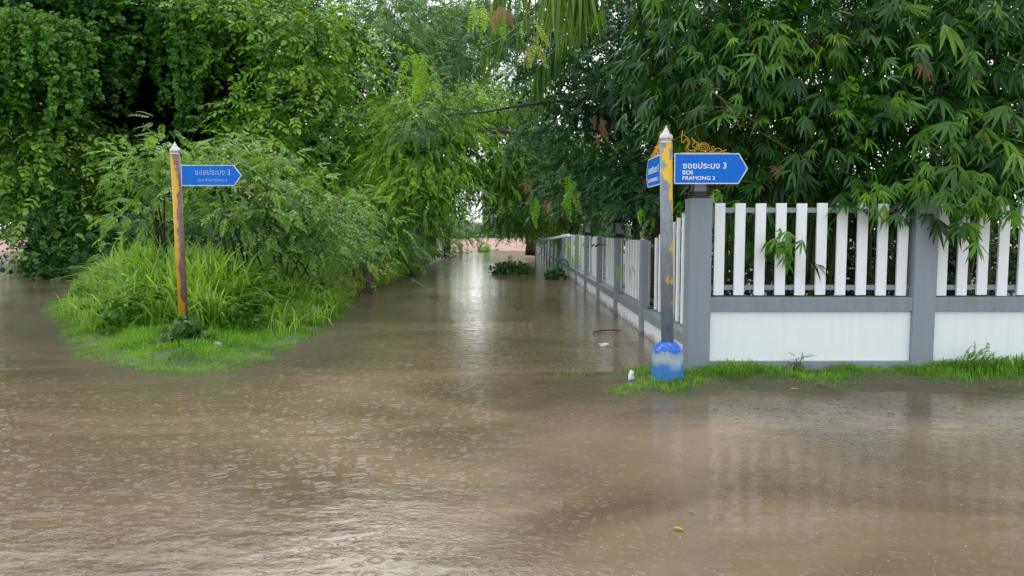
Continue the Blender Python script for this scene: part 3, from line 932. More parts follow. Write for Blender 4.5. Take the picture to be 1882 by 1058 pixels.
sign_plate(rp, (P(1238, 338, YR).x, YR-.005, zb), (1, 0, 0), 135*S, H_, 17*S,
    [('ซอยประมง 3', 15.3*S, 28*S, 15.5*S, 80*S, .0008), ('SOI', 15*S, 17.5*S, 10*S, 19*S, .0014), ('PRAMONG 3', 15*S, 7.5*S, 9.6*S, 59.5*S, .0007)], M['letter'])
# second plate points away along the lane
px0 = Vector((top_p.x-.028, YR+.05, zb))
sign_plate(rp, px0, (-.02, 1, 0), 135*S, H_, 17*S,
    [('ซอยประมง 3', 115*S, 25.5*S, 19*S, 92*S, .0005), ('SOI PRAMONG 3', 115*S, 9*S, 10*S, 92*S, .0006)], M['letter'], -1)
# gilt scrollwork (traced on a 5.878x enlargement), a bent iron rod standing on the plate edge
SCR = [
 [(592,120),(588,180),(585,245),(612,238),(632,212),(655,238),(652,270),(632,300),(640,335),(672,357),(712,355),(742,330),(757,300)],
 [(600,165),(640,195),(668,225),(672,255),(655,285),(655,315),(680,338),(712,335),(735,312)],
 [(690,200),(712,222),(722,250),(705,275),(712,298),(738,300),(752,275),(742,245),(715,225),(690,200)],
 [(760,240),(772,262),(755,285)],
 [(770,330),(768,290),(790,262),(828,252),(865,268),(885,300),(882,335),(905,352),(930,335),(938,308),(922,290),(905,298),(915,318),(900,352)],
 [(930,352),(975,352),(1020,340),(1068,325)],
 [(940,330),(965,310),(1000,318),(1030,342),(1050,352)],
]
sp_ = []
for i in range(34):
    a = i*0.42; rr_ = 6 + i*1.45
    sp_.append((815+rr_*math.cos(a), 308+rr_*math.sin(a)*.9))
SCR.append(sp_)
def scroll(parent, org, xd, r_=.0042):
    """org: world point of pixel (508,362) of the enlargement, the plate's top corner by the pole"""
    mb = MB(); xd = Vector(xd).normalized()
    for c_ in SCR:
        pts = [Vector(org) + xd*((q.x-508)/5.878*S) + Vector((0,0,(362-q.y)/5.878*S)) for q in smooth_pts(c_, 3)]
        mb.tube(pts, r_, 6)
    mb.tube([Vector(org)+xd*.07+Vector((0,0,.004)), Vector(org)+xd*(.56)+Vector((0,0,.004))], r_, 6)
    mb.build('scroll_ornament', M['gold'], parent)
scroll(rp, (P(1238, 338, YR).x, YR-.005, ztp), (1, 0, 0))
scroll(rp, px0 + Vector((0, 0, H_)), (-.02, 1, 0), .007)

# ---- left post
YL = 10.4
SL = YL/FPX
b_ = P(338, 600, YL); t_ = P(322, 284, YL)
lp = empty('street_sign_post', (b_.x, YL, b_.z), 'leaning sign post with peeling yellow and maroon paint on the grassy island', 'sign post')
MB().tube([(b_.x+.005, YL, b_.z-.3), (t_.x, YL, t_.z)], .062, 24).build('pole', M['pole_l'], lp)
finial(lp, (t_.x, YL, t_.z), .98, M['silver'])
zb = P(380, 341.5, YL).z; H_ = P(380, 303, YL).z - zb
sign_plate(lp, (P(334, 341, YL).x, YL-.005, zb), (1, 0, 0), 110*SL, H_, 14*SL,
    [('ซอยประมง 3', 25*SL, 20*SL, 14.5*SL, 64*SL, .0002), ('SOI PHAMONG 3', 30*SL, 8*SL, 6.6*SL, 53*SL, .0002)], M['letter_worn'])

# ================================================================== FAR SIDE
M['concrete'] = noise_mat('old_concrete', [(.3, (.11,.11,.105)), (.7, (.30,.30,.29))], 1.2, .85, .3, 10, (1,1,.4))
M['render'] = noise_mat('pale_render', [(.3, (.55,.58,.62)), (.7, (.72,.74,.78))], 1.5, .8, stretch=(1,1,.3))
M['dark_glass'] = noise_mat('dark_glass', [(.3, (.03,.035,.04)), (.7, (.08,.09,.1))], 2, .2)
M['roof'] = noise_mat('roof_sheet', [(.3, (.22,.22,.23)), (.7, (.35,.36,.38))], 2, .6)
wl = empty('boundary_wall', (0, 88, .6), 'weathered grey concrete wall across the far end of the lane', 'wall')
q = MB()
for i in range(-14, 14):
    q.box(i*3.0+.1, i*3.0+2.9, 88, 88.15, .3, 2.02 + .03*((i*7) % 3))
q.build('wall_panel', M['concrete'], wl)
for i in range(-14, 15):
    MB().box(i*3.0-.1, i*3.0+.1, 87.9, 88.2, .3, 2.12).build('post', M['concrete'], wl)
def building(x0, x1, y0, y1, z1, label, wins, roofh=1.2):
    t = empty('house', ((x0+x1)/2, (y0+y1)/2, .6), label, 'house')
    MB().box(x0, x1, y0, y1, .3, z1).build('wall', M['render'], t)
    MB().hexa([(x0-.4,y0-.4,z1+.003),(x1+.4,y0-.4,z1+.003),(x1+.4,y1+.4,z1+.003),(x0-.4,y1+.4,z1+.003),(x0+1,y0+2,z1+roofh),(x1-1,y0+2,z1+roofh),(x1-1,y1-2,z1+roofh),(x0+1,y1-2,z1+roofh)]).build('roof', M['roof'], t)
    for (a, b, c, d) in wins:
        f = MB().box(a-.08, b+.08, y0-.05, y0-.003, c-.08, d+.08).build('window', M['render'], t)
        MB().box(a, b, y0-.06, y0-.052, c, d).build('pane', M['dark_glass'], f)
wins = [(Xp(a, 110), Xp(a+5, 110), 2.1, 3.3) for a in (889, 897, 905, 913, 922, 931)] + [(Xp(a, 110), Xp(a+6, 110), 5.0, 6.4) for a in (890, 902, 914, 927)]
building(Xp(886, 110), Xp(985, 110), 110, 119, 7.6, 'pale two storey house with narrow windows beyond the concrete wall', wins)
wins = [(Xp(a, 105), Xp(a+9, 105), 2.2, 3.4) for a in (292, 312, 332)]
building(Xp(270, 105), Xp(365, 105), 105, 112, 5.2, 'pale house glimpsed between trunks behind the left sign post', wins)
building(Xp(845, 120), Xp(884, 120), 120, 126, 2.6, 'low white shed just left of the two storey house', [], .5)

# ================================================================== TREES
def tree(name, label, cat, base, tpts, trad, crowns, group=None, vines=None, mtrunk='bark'):
    t = empty(name, base, label, cat, group)
    tb = MB()
    trunk(tb, tpts, trad)
    for cr_ in crowns:
        fo = Foliage(); kw = dict(cr_[4]) if len(cr_) > 4 else {}
        kw.setdefault('fork', tpts[-1])
        crown(fo, tb, cr_[0], cr_[1], cr_[2], **kw)
        fo.build('crown', M[cr_[3]], t)
    tb.build('trunk', M[mtrunk], t)
    return t

def extra(t, name, kind, mkey, pts, size, n_each, spread, tm=.5, droop=.5, rand=.5, tsd=.2, out=(0,-.6,-.2)):
    fo = Foliage()
    for (px, py, Y) in pts:
        c = np.array(P(px, py, Y))
        pos = c + rng.normal(0, 1, (n_each, 3))*spread
        scatter(fo, kind, pos, np.tile(np.array(out, float), (n_each, 1)), size, tm, tsd, rand, droop)
    return fo.build(name, M[mkey], t)

def gp(px, py, Y): 
    q = P(px, py, Y); return (q.x, q.y, q.z)

# -- T1 left: big vine covered tree
b0 = (Xp(150, 36), 36, -.15)
b0x = b0[0]
T1 = tree('vine_covered_tree', 'huge dark tree smothered in climbing vines at the left edge above the water', 'tree',
    b0, [b0, (b0[0]+.4, 36, 3.2), (b0[0]+.9, 36, 6.0)], [.75, .6, .45],
    [([(60,60,21,120,100,2.0), (190,30,22,110,80,2), (300,40,23,90,90,2), (120,-15,22,190,45,2.2), (20,150,20,80,60,1.5)], 'heart', .40, 'leaf_vine', dict(per=26, cr=1.15, ys=1.5, k=9, tmean=.6, droop=.6)),
     ([(60,280,20,135,110,1.6), (150,360,21,95,80,1.5), (40,200,20,90,70,1.4), (215,330,23,60,70,1.2)], 'rain', .52, 'leaf_rain', dict(per=26, cr=1.15, ys=1.5, k=10, tmean=.6)),
     ([(190,180,25,110,120,2), (300,200,26,80,110,2), (135,440,26,60,45,1.5), (200,440,26,75,60,1.4), (230,300,26,70,70,1.4), (120,200,27,120,120,1.5), (250,110,28,120,100,1.5), (160,390,27,80,60,1.5)], 'rain', .46, 'leaf_dark', dict(per=26, cr=1.15, ys=1.5, k=15, tmean=.1))])  # back lobes: shade of the crown hollows put into the leaf colour
mb = MB()
for (px, Y, r_) in ((92,34,.22), (118,35,.3), (175,35,.4), (205,36,.25), (238,37,.18), (140,33,.16)):
    x_ = Xp(px, Y); mb = MB()
    mb.tube(smooth_pts([(x_, Y, -.35), (x_+rng.normal(0,.15), Y, 1.6), (x_+rng.normal(0,.3), Y, 3.6), (b0x+rng.normal(0,.6), 36, 6.4)], 5), [r_*(1-.035*i) for i in range(16)], 9)
    mb.build('aerial_root', M['bark'], T1)
# curtains of vine, each one plant
def curtain(px, py0, py1, Y, wpx, label, n=26, tm=.55, w=None):
    Y *= 1.5
    t = empty('hanging_vine', gp(px, py1, Y), label, 'vine', 'vines hanging in curtains from the left trees')
    fo = Foliage(); mb = MB()
    for i in range(n):
        x = px + rng.normal(0, wpx*.45); yt = py0 + rng.normal(0, 12); yb = yt + (py1-py0)*rng.uniform(.35, 1.05)
        a = P(x, yt, Y + rng.normal(0, .35)); L = (yb-yt)*Y/FPX
        m_ = max(6, int(L/.08))
        s_ = rng.random(m_)
        pos = np.array(a) + np.stack([rng.normal(0, .05, m_) + .06*np.sin(s_*5+i), rng.normal(0, .06, m_), -s_*L], -1)
        scatter(fo, 'heart', pos, np.tile([0, -.7, -.5], (m_, 1)), .28, tm, .2, .5, .4)
        if i % 2 == 0: mb.tube([a, a+Vector((.05,0,-L/2)), a+Vector((0,0,-L*.95))], .008, 4, False)
    fo.build('foliage', M['leaf_vine'], t); mb.build('stem', M['bark'], t)
curtain(30, 20, 210, 18.5, 60, 'bright curtain of vine leaves in the top left corner', 40, .8)
curtain(120, 40, 200, 18.8, 45, 'leafy vine curtain second from the left above the flowering boughs', 30, .75)
curtain(205, 60, 190, 20.5, 35, 'short vine strands dangling over the dark hollow of the big tree', 18, .45)
curtain(335, 10, 225, 20.5, 40, 'long narrow curtain of vine falling above the left sign', 34, .7)
curtain(285, 20, 120, 20.8, 30, 'short tuft of vine just left of the long curtain', 14, .5)
curtain(90, 320, 400, 19.0, 30, 'thin light vine strands low on the left tree', 12, .6)

# -- T2 flowering rain tree
b0 = (Xp(430, 37), 37, .1)
T2 = tree('rain_tree', 'spreading rain tree with pinkish blossom above the left sign', 'tree',
    b0, [b0, (b0[0]-.2, 37, 3.0), (b0[0]-.1, 36.5, 6.2)], [.6, .5, .4],
    [([(470,50,22,120,85,2), (580,100,21,90,95,1.6), (600,200,22,70,75,1.4), (450,0,23,150,35,2.0)], 'rain', .52, 'leaf_rain', dict(per=26, cr=1.15, ys=1.5, k=9, tmean=.6)),
     ([(490,240,20,95,70,1.4), (580,300,21,100,70,1.4), (420,235,22,55,50,1.2), (640,300,23,50,60,1.2)], 'rain', .48, 'leaf_rain', dict(per=26, cr=1.15, ys=1.5, k=8, tmean=.6)),
     ([(400,150,26,70,100,2), (470,160,27,70,80,2), (540,360,25,90,60,1.5), (400,330,26,60,80,1.4), (380,230,28,80,90,1.5), (480,60,28,130,90,2), (590,200,28,80,120,2)], 'rain', .50, 'leaf_dark', dict(per=26, cr=1.15, ys=1.5, k=13, tmean=.1))])  # inner lobes tinted dark, painting the shade inside the crown
extra(T2, 'blossom', 'whorl', 'flower', [(rng.uniform(400,640), rng.uniform(10,330), 29.8) for _ in range(26)], .11, 4, .24)
extra(T1, 'blossom', 'whorl', 'flower', [(rng.uniform(20,170), rng.uniform(170,400), 27.8) for _ in range(22)], .11, 3, .2)

# -- T3 tall hazy tree behind
b0 = (P(690, 455, 42).x, 42, .2)
T3 = tree('tall_tree', 'tall pale green tree behind the others, just left of the lane opening', 'tree',
    b0, [b0, (b0[0], 42, 4.0), (b0[0]+.4, 42, 7.5)], [.5, .38, .28],
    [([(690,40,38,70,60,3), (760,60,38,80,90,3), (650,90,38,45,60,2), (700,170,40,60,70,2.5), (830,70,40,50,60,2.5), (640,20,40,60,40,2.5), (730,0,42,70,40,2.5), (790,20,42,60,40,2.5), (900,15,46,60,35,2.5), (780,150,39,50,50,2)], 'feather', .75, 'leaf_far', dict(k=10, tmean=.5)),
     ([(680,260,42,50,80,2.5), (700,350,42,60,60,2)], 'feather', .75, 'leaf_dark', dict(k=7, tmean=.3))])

# -- centre: weeping tree over the lane
b0 = (P(792, 462, 46).x, 46, .15)
T6 = tree('weeping_tree', 'weeping light green tree hanging over the far lane, left of the opening', 'tree',
    b0, [b0, (b0[0]+.2, 45, 2.2), (P(800, 260, 34).x, 36, 5.2)], [.34, .26, .2],
    [([(760,250,26,60,75,1.4), (800,200,27,70,60,1.5), (840,260,27,60,60,1.4), (760,340,25,50,60,1.2), (810,340,26,45,60,1.2), (900,260,28,65,45,1.4), (880,190,29,50,35,1.2), (945,200,29,50,35,1.2), (835,130,40,60,45,1.8), (900,190,34,60,30,1.4), (960,150,36,45,40,1.4), (900,300,28,45,35,1), (780,110,42,60,60,2), (940,60,44,70,45,2), (870,40,44,60,40,2), (780,290,26,70,60,1.4), (720,240,27,35,60,1.2)], 'weep', .36, 'leaf_feather', dict(k=7.5, tmean=.55, droop=.45, hang=.2, tsd=.25)),
     ([(730,300,27,40,70,1.2), (765,385,30,32,28,1.0), (860,180,36,60,40,1.4)], 'weep', .36, 'leaf_feather', dict(k=5, tmean=.4, droop=.45, hang=.2)),
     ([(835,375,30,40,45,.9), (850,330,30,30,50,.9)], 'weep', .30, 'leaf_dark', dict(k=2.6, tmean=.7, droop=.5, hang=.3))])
mb = MB()
mb.tube([gp(700,260,31), gp(800,225,28), gp(860,240,27), gp(905,238,27), gp(960,246,27), gp(1010,262,28)], [.10,.09,.08,.075,.06,.03], 8)
mb.tube([gp(860,240,27), gp(880,300,27), gp(868,370,27)], [.03,.02,.01], 6)
mb.tube([gp(905,238,27), gp(925,300,27), gp(930,350,27)], [.03,.02,.01], 6)
mb.build('limb', M['bark'], T6)

# -- small tree by the water on the left of the opening
b0 = (P(820, 462, 53).x, 53, .1)
tree('small_tree', 'small leaning tree at the water line under the weeping branches', 'tree',
    b0, [b0, (b0[0]+.1, 53, .9), (b0[0]-.1, 53, 1.8)], [.28, .24, .18],
    [([(815,412,53,36,24,1.4), (838,430,53,18,10,.8), (790,432,52,28,16,1)], 'lush', .6, 'leaf_feather', dict(k=7, tmean=.4))])

# -- right of the opening: dense tree at the end of the fence
b0 = (P(975, 458, 44).x, 44, .1)
T8 = tree('bushy_tree', 'dense drooping green tree leaning over the far end of the lane fence', 'tree',
    b0, [b0, (b0[0]+.1, 44, 1.8), (b0[0]+.4, 40, 3.6)], [.32, .26, .2],
    [([(960,370,34,42,50,1.5), (1010,340,30,55,60,1.5), (985,290,31,60,55,1.5), (1050,300,28,55,60,1.4), (965,250,30,55,40,1.5), (930,310,31,40,40,1.2), (945,330,32,32,32,1.2), (1000,200,30,50,50,1.3)], 'weep', .46, 'leaf_feather', dict(k=9, tmean=.45, droop=.5, hang=.2)),
     ([(965,425,40,22,25,.8), (1000,400,36,45,30,1.2), (1060,380,32,55,45,1.5), (1085,410,30,50,30,1.5)], 'weep', .46, 'leaf_feather', dict(k=8, tmean=.22, droop=.5, hang=.1))])

# -- dark leucaena right behind the fence
b0 = (2.95, 17.5, .2)
T7 = tree('dark_feathery_tree', 'dark blue green feathery tree behind the lane fence, left of the bamboo', 'tree',
    b0, [b0, (b0[0], 17.4, 1.5), (b0[0]-.15, 17, 2.8)], [.12, .09, .06],
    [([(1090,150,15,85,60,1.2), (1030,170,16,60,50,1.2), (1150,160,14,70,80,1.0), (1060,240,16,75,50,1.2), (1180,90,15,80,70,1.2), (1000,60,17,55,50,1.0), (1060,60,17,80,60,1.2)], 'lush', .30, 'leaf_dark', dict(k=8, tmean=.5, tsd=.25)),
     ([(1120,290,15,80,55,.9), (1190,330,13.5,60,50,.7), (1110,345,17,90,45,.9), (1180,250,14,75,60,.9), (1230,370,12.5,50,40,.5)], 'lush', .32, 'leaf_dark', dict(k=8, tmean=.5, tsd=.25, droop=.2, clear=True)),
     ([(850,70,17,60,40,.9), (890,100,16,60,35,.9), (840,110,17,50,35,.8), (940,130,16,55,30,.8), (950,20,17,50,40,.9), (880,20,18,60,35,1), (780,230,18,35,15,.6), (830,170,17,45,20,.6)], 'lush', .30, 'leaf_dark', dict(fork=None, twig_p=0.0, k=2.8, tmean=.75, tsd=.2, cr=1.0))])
mb = MB()
mb.tube([gp(1160,260,14.5), gp(1086,195,14), gp(1034,185,13.6), gp(968,192,13.2), gp(889,206,13), gp(820,211,13)], [.045,.035,.028,.022,.018,.010], 7)
mb.tube([gp(1120,150,15), gp(1020,100,15), gp(930,85,15), (gp(850,76,15))], [.02,.014,.010,.005], 6)
mb.build('limb', M['bark'], T7)
extra(T7, 'young_leaves', 'frond', 'leaf_young', [(765,115,12), (775,140,12), (790,135,12), (760,100,12), (775,100,12)], .36, 4, .05, .35, 1.2, .35)
extra(T7, 'young_leaves', 'frond', 'leaf_young', [(880,15,11.5), (900,25,11.5), (890,45,11.5), (985,40,11), (975,95,11), (990,75,11), (868,5,11.5)], .30, 3, .07, .75, .9, .45)
extra(T7, 'withered_leaves', 'frond', 'leaf_brown', [(905,8,11.4), (925,12,11.4), (978,72,10.9)], .26, 3, .06, .5, .9, .4)
extra(T7, 'young_leaves', 'frond', 'leaf_young', [(1045,325,12), (1048,345,12), (1040,355,12), (980,365,13)], .32, 3, .04, .3, 1.0, .4)
extra(T7, 'withered_leaves', 'frond', 'leaf_brown', [(980,330,13), (1095,215,13), (1112,218,13), (1105,240,13), (1012,365,13)], .26, 2, .05, .4, .9, .3)
extra(T7, 'young_leaves', 'frond', 'leaf_young', [(1143,488,11.6), (1180,385,11), (1192,392,11)], .20, 4, .06, .25, .7, .5)
extra(T7, 'young_leaves', 'lush', 'leaf_feather', [(1065,440,22), (1050,448,22), (1070,462,22)], .40, 4, .16, .7, .8, .5)

# -- coconut palm
pb = (2.75, 14.2, .2)
palm = empty('coconut_palm', pb, 'coconut palm with long drooping fronds hanging into the top of the view', 'palm')
tb = MB(); trunk(tb, [pb, (2.8,14.2,2.5), (2.7,14.1,5.0), (2.6,14,6.5)], [.2,.15,.13,.14]); tb.build('trunk', M['palm_bark'], palm)
def palm_frond(a, mids, L, dens=70, tm=.5, hang=1.0):
    pts = smooth_pts([Vector(q) for q in [a]+mids], 8)
    V = [Vector(q) for q in pts]
    mb = MB(); nn = len(V)
    mb.tube(V, [.03*(1-.85*i/nn)+.004 for i in range(nn)], 6)
    fr = mb.build('frond', M['leaf_palm'], palm)
    me_ = fr.data
    at_ = me_.attributes.new('tint', 'FLOAT', 'POINT'); at_.data.foreach_set('value', np.full(len(me_.vertices), .6, np.float32))
    fo = Foliage()
    long_leaf = ([(0,-.012,0),(0,.012,0),(.35,-.022,-.02),(.35,.022,-.02),(.7,-.014,-.08),(.7,.014,-.08),(1,0,-.18)], [(0,2,3,1),(2,4,5,3),(4,6,5)])
    pos = []; dr = []
    for s_ in (-1, 1):
        for k in range(dens):
            t = .2 + .8*k/dens; f = t*(nn-1); i = min(int(f), nn-2)
            q = V[i].lerp(V[i+1], f-i); tg = (V[i+1]-V[i]).normalized()
            sd_ = tg.cross(Vector((0,0,1))).normalized()*s_
            pos.append(q); dr.append(tg*.35 + sd_*rng.uniform(.15,.45) + Vector((0,0,-hang*rng.uniform(.8,1.2))))
    pos = np.array([tuple(q) for q in pos]); dr = np.array([tuple(q) for q in dr])
    nL = len(pos)
    fo.place(long_leaf, pos, dr, L*rng.uniform(.8,1.1,nL), tm+rng.normal(0,.15,nL), rng.uniform(-1.5,1.5,nL))
    fo.build('leaflets', M['leaf_palm'], fr)
top = (2.6, 14, 6.5)
palm_frond(top, [(1.7,12.8,7.0), gp(1075,-75,12), gp(1012,-55,11.6)], 1.30, 70, .8, 1.5)
palm_frond(top, [(1.6,13.2,7.2), gp(1000,-60,12.5), gp(940,-50,12.2), gp(912,-30,12)], .95, 34, .5, 1.8)
palm_frond(top, [(1.8,13.4,7.2), gp(1090,-60,12.5), gp(1060,-20,12.2)], 1.1, 70, .45, 1.2)
palm_frond(top, [(2.9,13,7.2), gp(1210,-60,12.2), gp(1180,-10,11.8)], 1.1, 70, .3, 1.1)
palm_frond(top, [(1.6,14,6.9), gp(960,40,13.5), gp(885,90,13.2)], .8, 26, .4, 1.9)
palm_frond(top, [(2.0,14,6.9), gp(1040,60,13.6), gp(985,130,13.4)], 1.0, 50, .3, 1.6)
palm_frond(top, [(3.6,14.4,7.3), (4.8,14.6,7.0), (5.8,14.8,5.9)], 1.0, 60, .5, 1.0)
palm_frond(top, [(2.7,15.2,7.4), (2.8,16.6,7.0), (2.8,17.8,5.8)], 1.0, 60, .5, 1.0)

# -- bamboo clumps
def bamboo(label, base, lobes, nculm, k, tm=.38, size=.30, sprays=None):
    t = empty('bamboo_clump', base, label, 'bamboo', 'bamboo behind the fence')
    fo = Foliage(); mb = MB()
    crown(fo, None, lobes, 'bamboo', size, k=k*.85, per=10, cr=.95, tmean=tm, tsd=.2, droop=.85, lo=.3, flat=.5, clear=True)
    for i in range(nculm):
        x = base[0]+rng.normal(0,.35); y = base[1]+rng.normal(0,.25)
        L = lobes[i % len(lobes)]; c = P(L[0], L[1], L[2])
        e = c + Vector((rng.normal(0,.4), rng.normal(0,.3), rng.uniform(-.1,.6)))
        a = Vector((x,y,base[2]-.1)); m1 = a.lerp(e,.5); m1.z += .6; m1.x = (x*2+e.x)/3
        mb.tube(smooth_pts([a, m1, e], 6), [.03,.029,.028,.027,.026,.024,.022,.02,.018,.016,.013,.01,.006], 7)
        for q in range(14):
            s_ = m1.lerp(e, rng.random()); en = s_ + Vector((rng.normal(0,.5), rng.normal(-.1,.4), rng.normal(-.1,.3)))
            mb.tube([s_, (s_+en)/2+Vector((0,0,.06)), en], [.007,.005,.002], 4, False)
    fo.build('foliage', M['leaf_bamboo'], t); mb.build('culm', M['culm'], t)
    return t
B1 = bamboo('feathery bamboo clump left of centre behind the fence corner', (3.1, 10.6, .2),
    [(1260,90,10.4,90,70,.7), (1340,40,10,110,80,.8), (1330,170,9.8,100,70,.6), (1240,190,10.6,60,60,.6), (1400,110,9.6,90,70,.6), (1290,-70,10.5,130,70,.9), (1370,270,9.8,80,50,.5), (1210,130,11,50,50,.6)], 12, 6.6, .22)
B2 = bamboo('dense bamboo clump behind the first bay of white pickets', (4.3, 10.2, .2),
    [(1480,60,9.4,110,70,.6), (1560,40,9.6,100,70,.6), (1480,170,9.3,110,60,.5), (1570,160,9.2,90,60,.5), (1470,260,9.3,100,50,.5), (1560,270,9.3,80,50,.5), (1520,-70,9.8,180,70,.9), (1400,330,9.4,90,35,.4), (1500,340,9.2,100,28,.4), (1590,350,9.0,60,28,.35), (1380,410,9.3,40,60,.25)], 14, 6.6, .22)
B3 = bamboo('broad leaved bamboo clump spilling over the fence on the right', (5.7, 9.9, .2),
    [(1680,80,9.3,110,80,.6), (1790,60,9.2,110,80,.6), (1690,200,9.0,90,60,.5), (1800,180,9.0,90,70,.5), (1870,120,9.2,60,90,.5), (1730,-70,9.6,200,70,.9), (1640,310,9.0,60,45,.4), (1720,300,8.8,75,55,.4), (1800,290,8.7,75,60,.4), (1870,280,8.7,45,80,.4), (1900,50,9.2,90,120,.8)], 14, 6.6, .24, .33)
# sprays that hang in front of the wall
def spray(t, pts, n_each, size=.26, tm=.55):
    return extra(t, 'overhanging_spray', 'bamboo', 'leaf_bamboo', pts, size, n_each, .07, tm, .8, .45, .18, (0,-.7,-.5))
spray(B3, [(1830,330,8.15), (1850,300,8.2), (1790,370,8.1), (1770,400,8.05), (1740,360,8.15), (1860,360,8.1), (1700,340,8.15), (1810,350,8.1), (1720,320,8.2), (1840,380,8.1), (1765,335,8.15)], 6, .27)
spray(B2, [(1605,355,8.2), (1580,362,8.2), (1620,340,8.25), (1590,345,8.2)], 4, .25)
spray(B2, [(1440,440,8.22)], 20, .20, .6)
spray(B3, [(1780,120,8.6), (1760,100,8.6), (1680,170,8.6), (1650,180,8.6)], 4, .34, .7)

for t_, ps_ in ((B1, [(1300,150,9.4), (1385,60,9.3)]), (B2, [(1500,210,8.9), (1545,90,9.0), (1450,300,8.9)]), (B3, [(1655,275,8.7), (1820,300,8.3), (1775,395,8.05), (1700,120,8.8), (1850,210,8.5)])):
    extra(t_, 'withered_leaves', 'bamboo', 'leaf_brown', ps_, .24, 1, .05, .7, .8, .5, .1, (0,-.7,-.5))
# light climber in the bamboo
cl = empty('climbing_vine', gp(1580, 290, 8.75), 'light green round leaved climber dangling in the middle of the bamboo', 'vine')
fo = Foliage()
path = [(1560,160),(1575,185),(1590,200),(1600,225),(1575,240),(1560,215),(1590,255),(1568,270),(1545,180),(1605,190),(1570,205),(1585,222)]
for (px, py) in path:
    pos = np.array(P(px, py, 8.75)) + rng.normal(0, .06, (9, 3))
    scatter(fo, 'heart', pos, np.tile([0,-1,.2], (9,1)), .11, .55, .2, .4, .1)
fo.build('foliage', M['leaf_young'] if False else leaf_mat('leaf_climber', [(0.05,0.17,0.02), (0.11,0.28,0.03), (0.2,0.4,0.05)]), cl)
MB().tube([gp(1550,130,8.8), gp(1575,190,8.8), gp(1590,230,8.8), gp(1570,290,8.8)], .006, 5).build('stem', M['culm'], cl)

# shade trees further back in the garden
gid = 0
for (lab, px, Y, lobes) in [
    ('dark broad tree deep in the garden behind the middle of the bamboo', 1450, 15.5, [(1380,60,14,150,110,1.6), (1550,80,14,150,110,1.6), (1450,220,14,170,90,1.4), (1480,350,13,190,60,1.0), (1450,470,12.5,180,60,.8)]),
    ('dark broad tree deep in the garden at the right edge', 1750, 15, [(1700,60,13.5,140,110,1.5), (1850,80,13.5,120,120,1.5), (1720,230,13.5,140,90,1.3), (1850,260,13,110,110,1.2), (1740,370,12.5,170,60,.9), (1780,470,12,190,60,.8)]),
    ('dark thicket tree behind the lane fence between palm and bamboo', 1240, 17, [(1220,60,16,110,80,1.6), (1240,190,15,100,80,1.4), (1270,310,13,90,70,1.0), (1290,420,12.5,80,60,.7), (1160,30,17,80,60,1.4)])]:
    b0 = (Xp(px, Y), Y, .2)
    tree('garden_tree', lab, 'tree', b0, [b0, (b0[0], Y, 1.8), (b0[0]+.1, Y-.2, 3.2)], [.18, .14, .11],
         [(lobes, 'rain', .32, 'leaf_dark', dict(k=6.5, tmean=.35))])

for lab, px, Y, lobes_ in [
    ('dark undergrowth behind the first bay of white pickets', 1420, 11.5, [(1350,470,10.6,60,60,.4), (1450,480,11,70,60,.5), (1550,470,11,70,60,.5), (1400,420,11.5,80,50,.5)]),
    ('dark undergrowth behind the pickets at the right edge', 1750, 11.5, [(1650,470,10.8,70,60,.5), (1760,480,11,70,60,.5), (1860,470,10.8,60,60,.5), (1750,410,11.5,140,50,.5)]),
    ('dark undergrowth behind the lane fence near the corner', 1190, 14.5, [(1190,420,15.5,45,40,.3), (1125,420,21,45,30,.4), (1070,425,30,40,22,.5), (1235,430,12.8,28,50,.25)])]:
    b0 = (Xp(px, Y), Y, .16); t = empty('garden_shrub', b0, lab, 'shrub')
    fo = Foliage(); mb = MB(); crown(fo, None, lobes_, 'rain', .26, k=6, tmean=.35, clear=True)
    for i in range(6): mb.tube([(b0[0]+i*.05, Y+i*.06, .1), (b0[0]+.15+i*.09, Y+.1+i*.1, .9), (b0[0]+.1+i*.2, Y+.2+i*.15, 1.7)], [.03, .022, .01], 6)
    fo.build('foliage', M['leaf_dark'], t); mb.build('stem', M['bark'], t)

# -- shrubs on the island
def shrub(label, px, Y, lobes, kind='lush', size=.28, mk='leaf_shrub', k=7, tm=.5, stems=7, name='shrub', h=.8, **kw):
    b0 = (Xp(px, Y), Y, float(hgt(Xp(px, Y), Y))-.02)
    t = empty(name, b0, label, 'shrub', 'shrubs on the grassy island')
    fo = Foliage(); mb = MB()
    crown(fo, None, lobes, kind, size, k=k, tmean=tm, **kw)
    for i in range(stems):
        L = lobes[i % len(lobes)]; e = P(L[0], L[1], L[2]) + Vector((rng.normal(0,.2), rng.normal(0,.2), 0))
        a = Vector(b0) + Vector((rng.normal(0,.15), rng.normal(0,.15), 0)); m1 = a.lerp(e,.55) + Vector((0,0,.15))
        mb.tube(smooth_pts([a, m1, e], 4), [.028,.026,.024,.022,.02,.017,.014,.011,.007], 6)
        for q in range(6):
            en = e + Vector((rng.normal(0,.4), rng.normal(0,.3), rng.normal(0,.3)))
            mb.tube([m1.lerp(e,.6), en], [.008,.003], 4, False)
    fo.build('foliage', M[mk], t); mb.build('stem', M['bark'], t)
    return t
s1 = shrub('feathery shrub rising directly behind the left sign post', 300, 15.5, [(275,300,15,42,40,.6), (310,265,15,40,25,.5), (270,345,15,30,40,.5), (330,330,15,40,30,.5), (250,400,16,25,35,.4)], tm=.62, k=6)
s2 = shrub('tall pale feathery shrub behind the blue plate of the left sign', 440, 15, [(385,292,14.5,45,22,.6), (440,280,14.8,40,24,.6), (470,325,14,50,30,.6), (505,292,15,28,20,.4), (390,345,14.5,55,35,.6), (520,330,15,45,40,.6), (440,375,14,60,32,.6)], tm=.6)
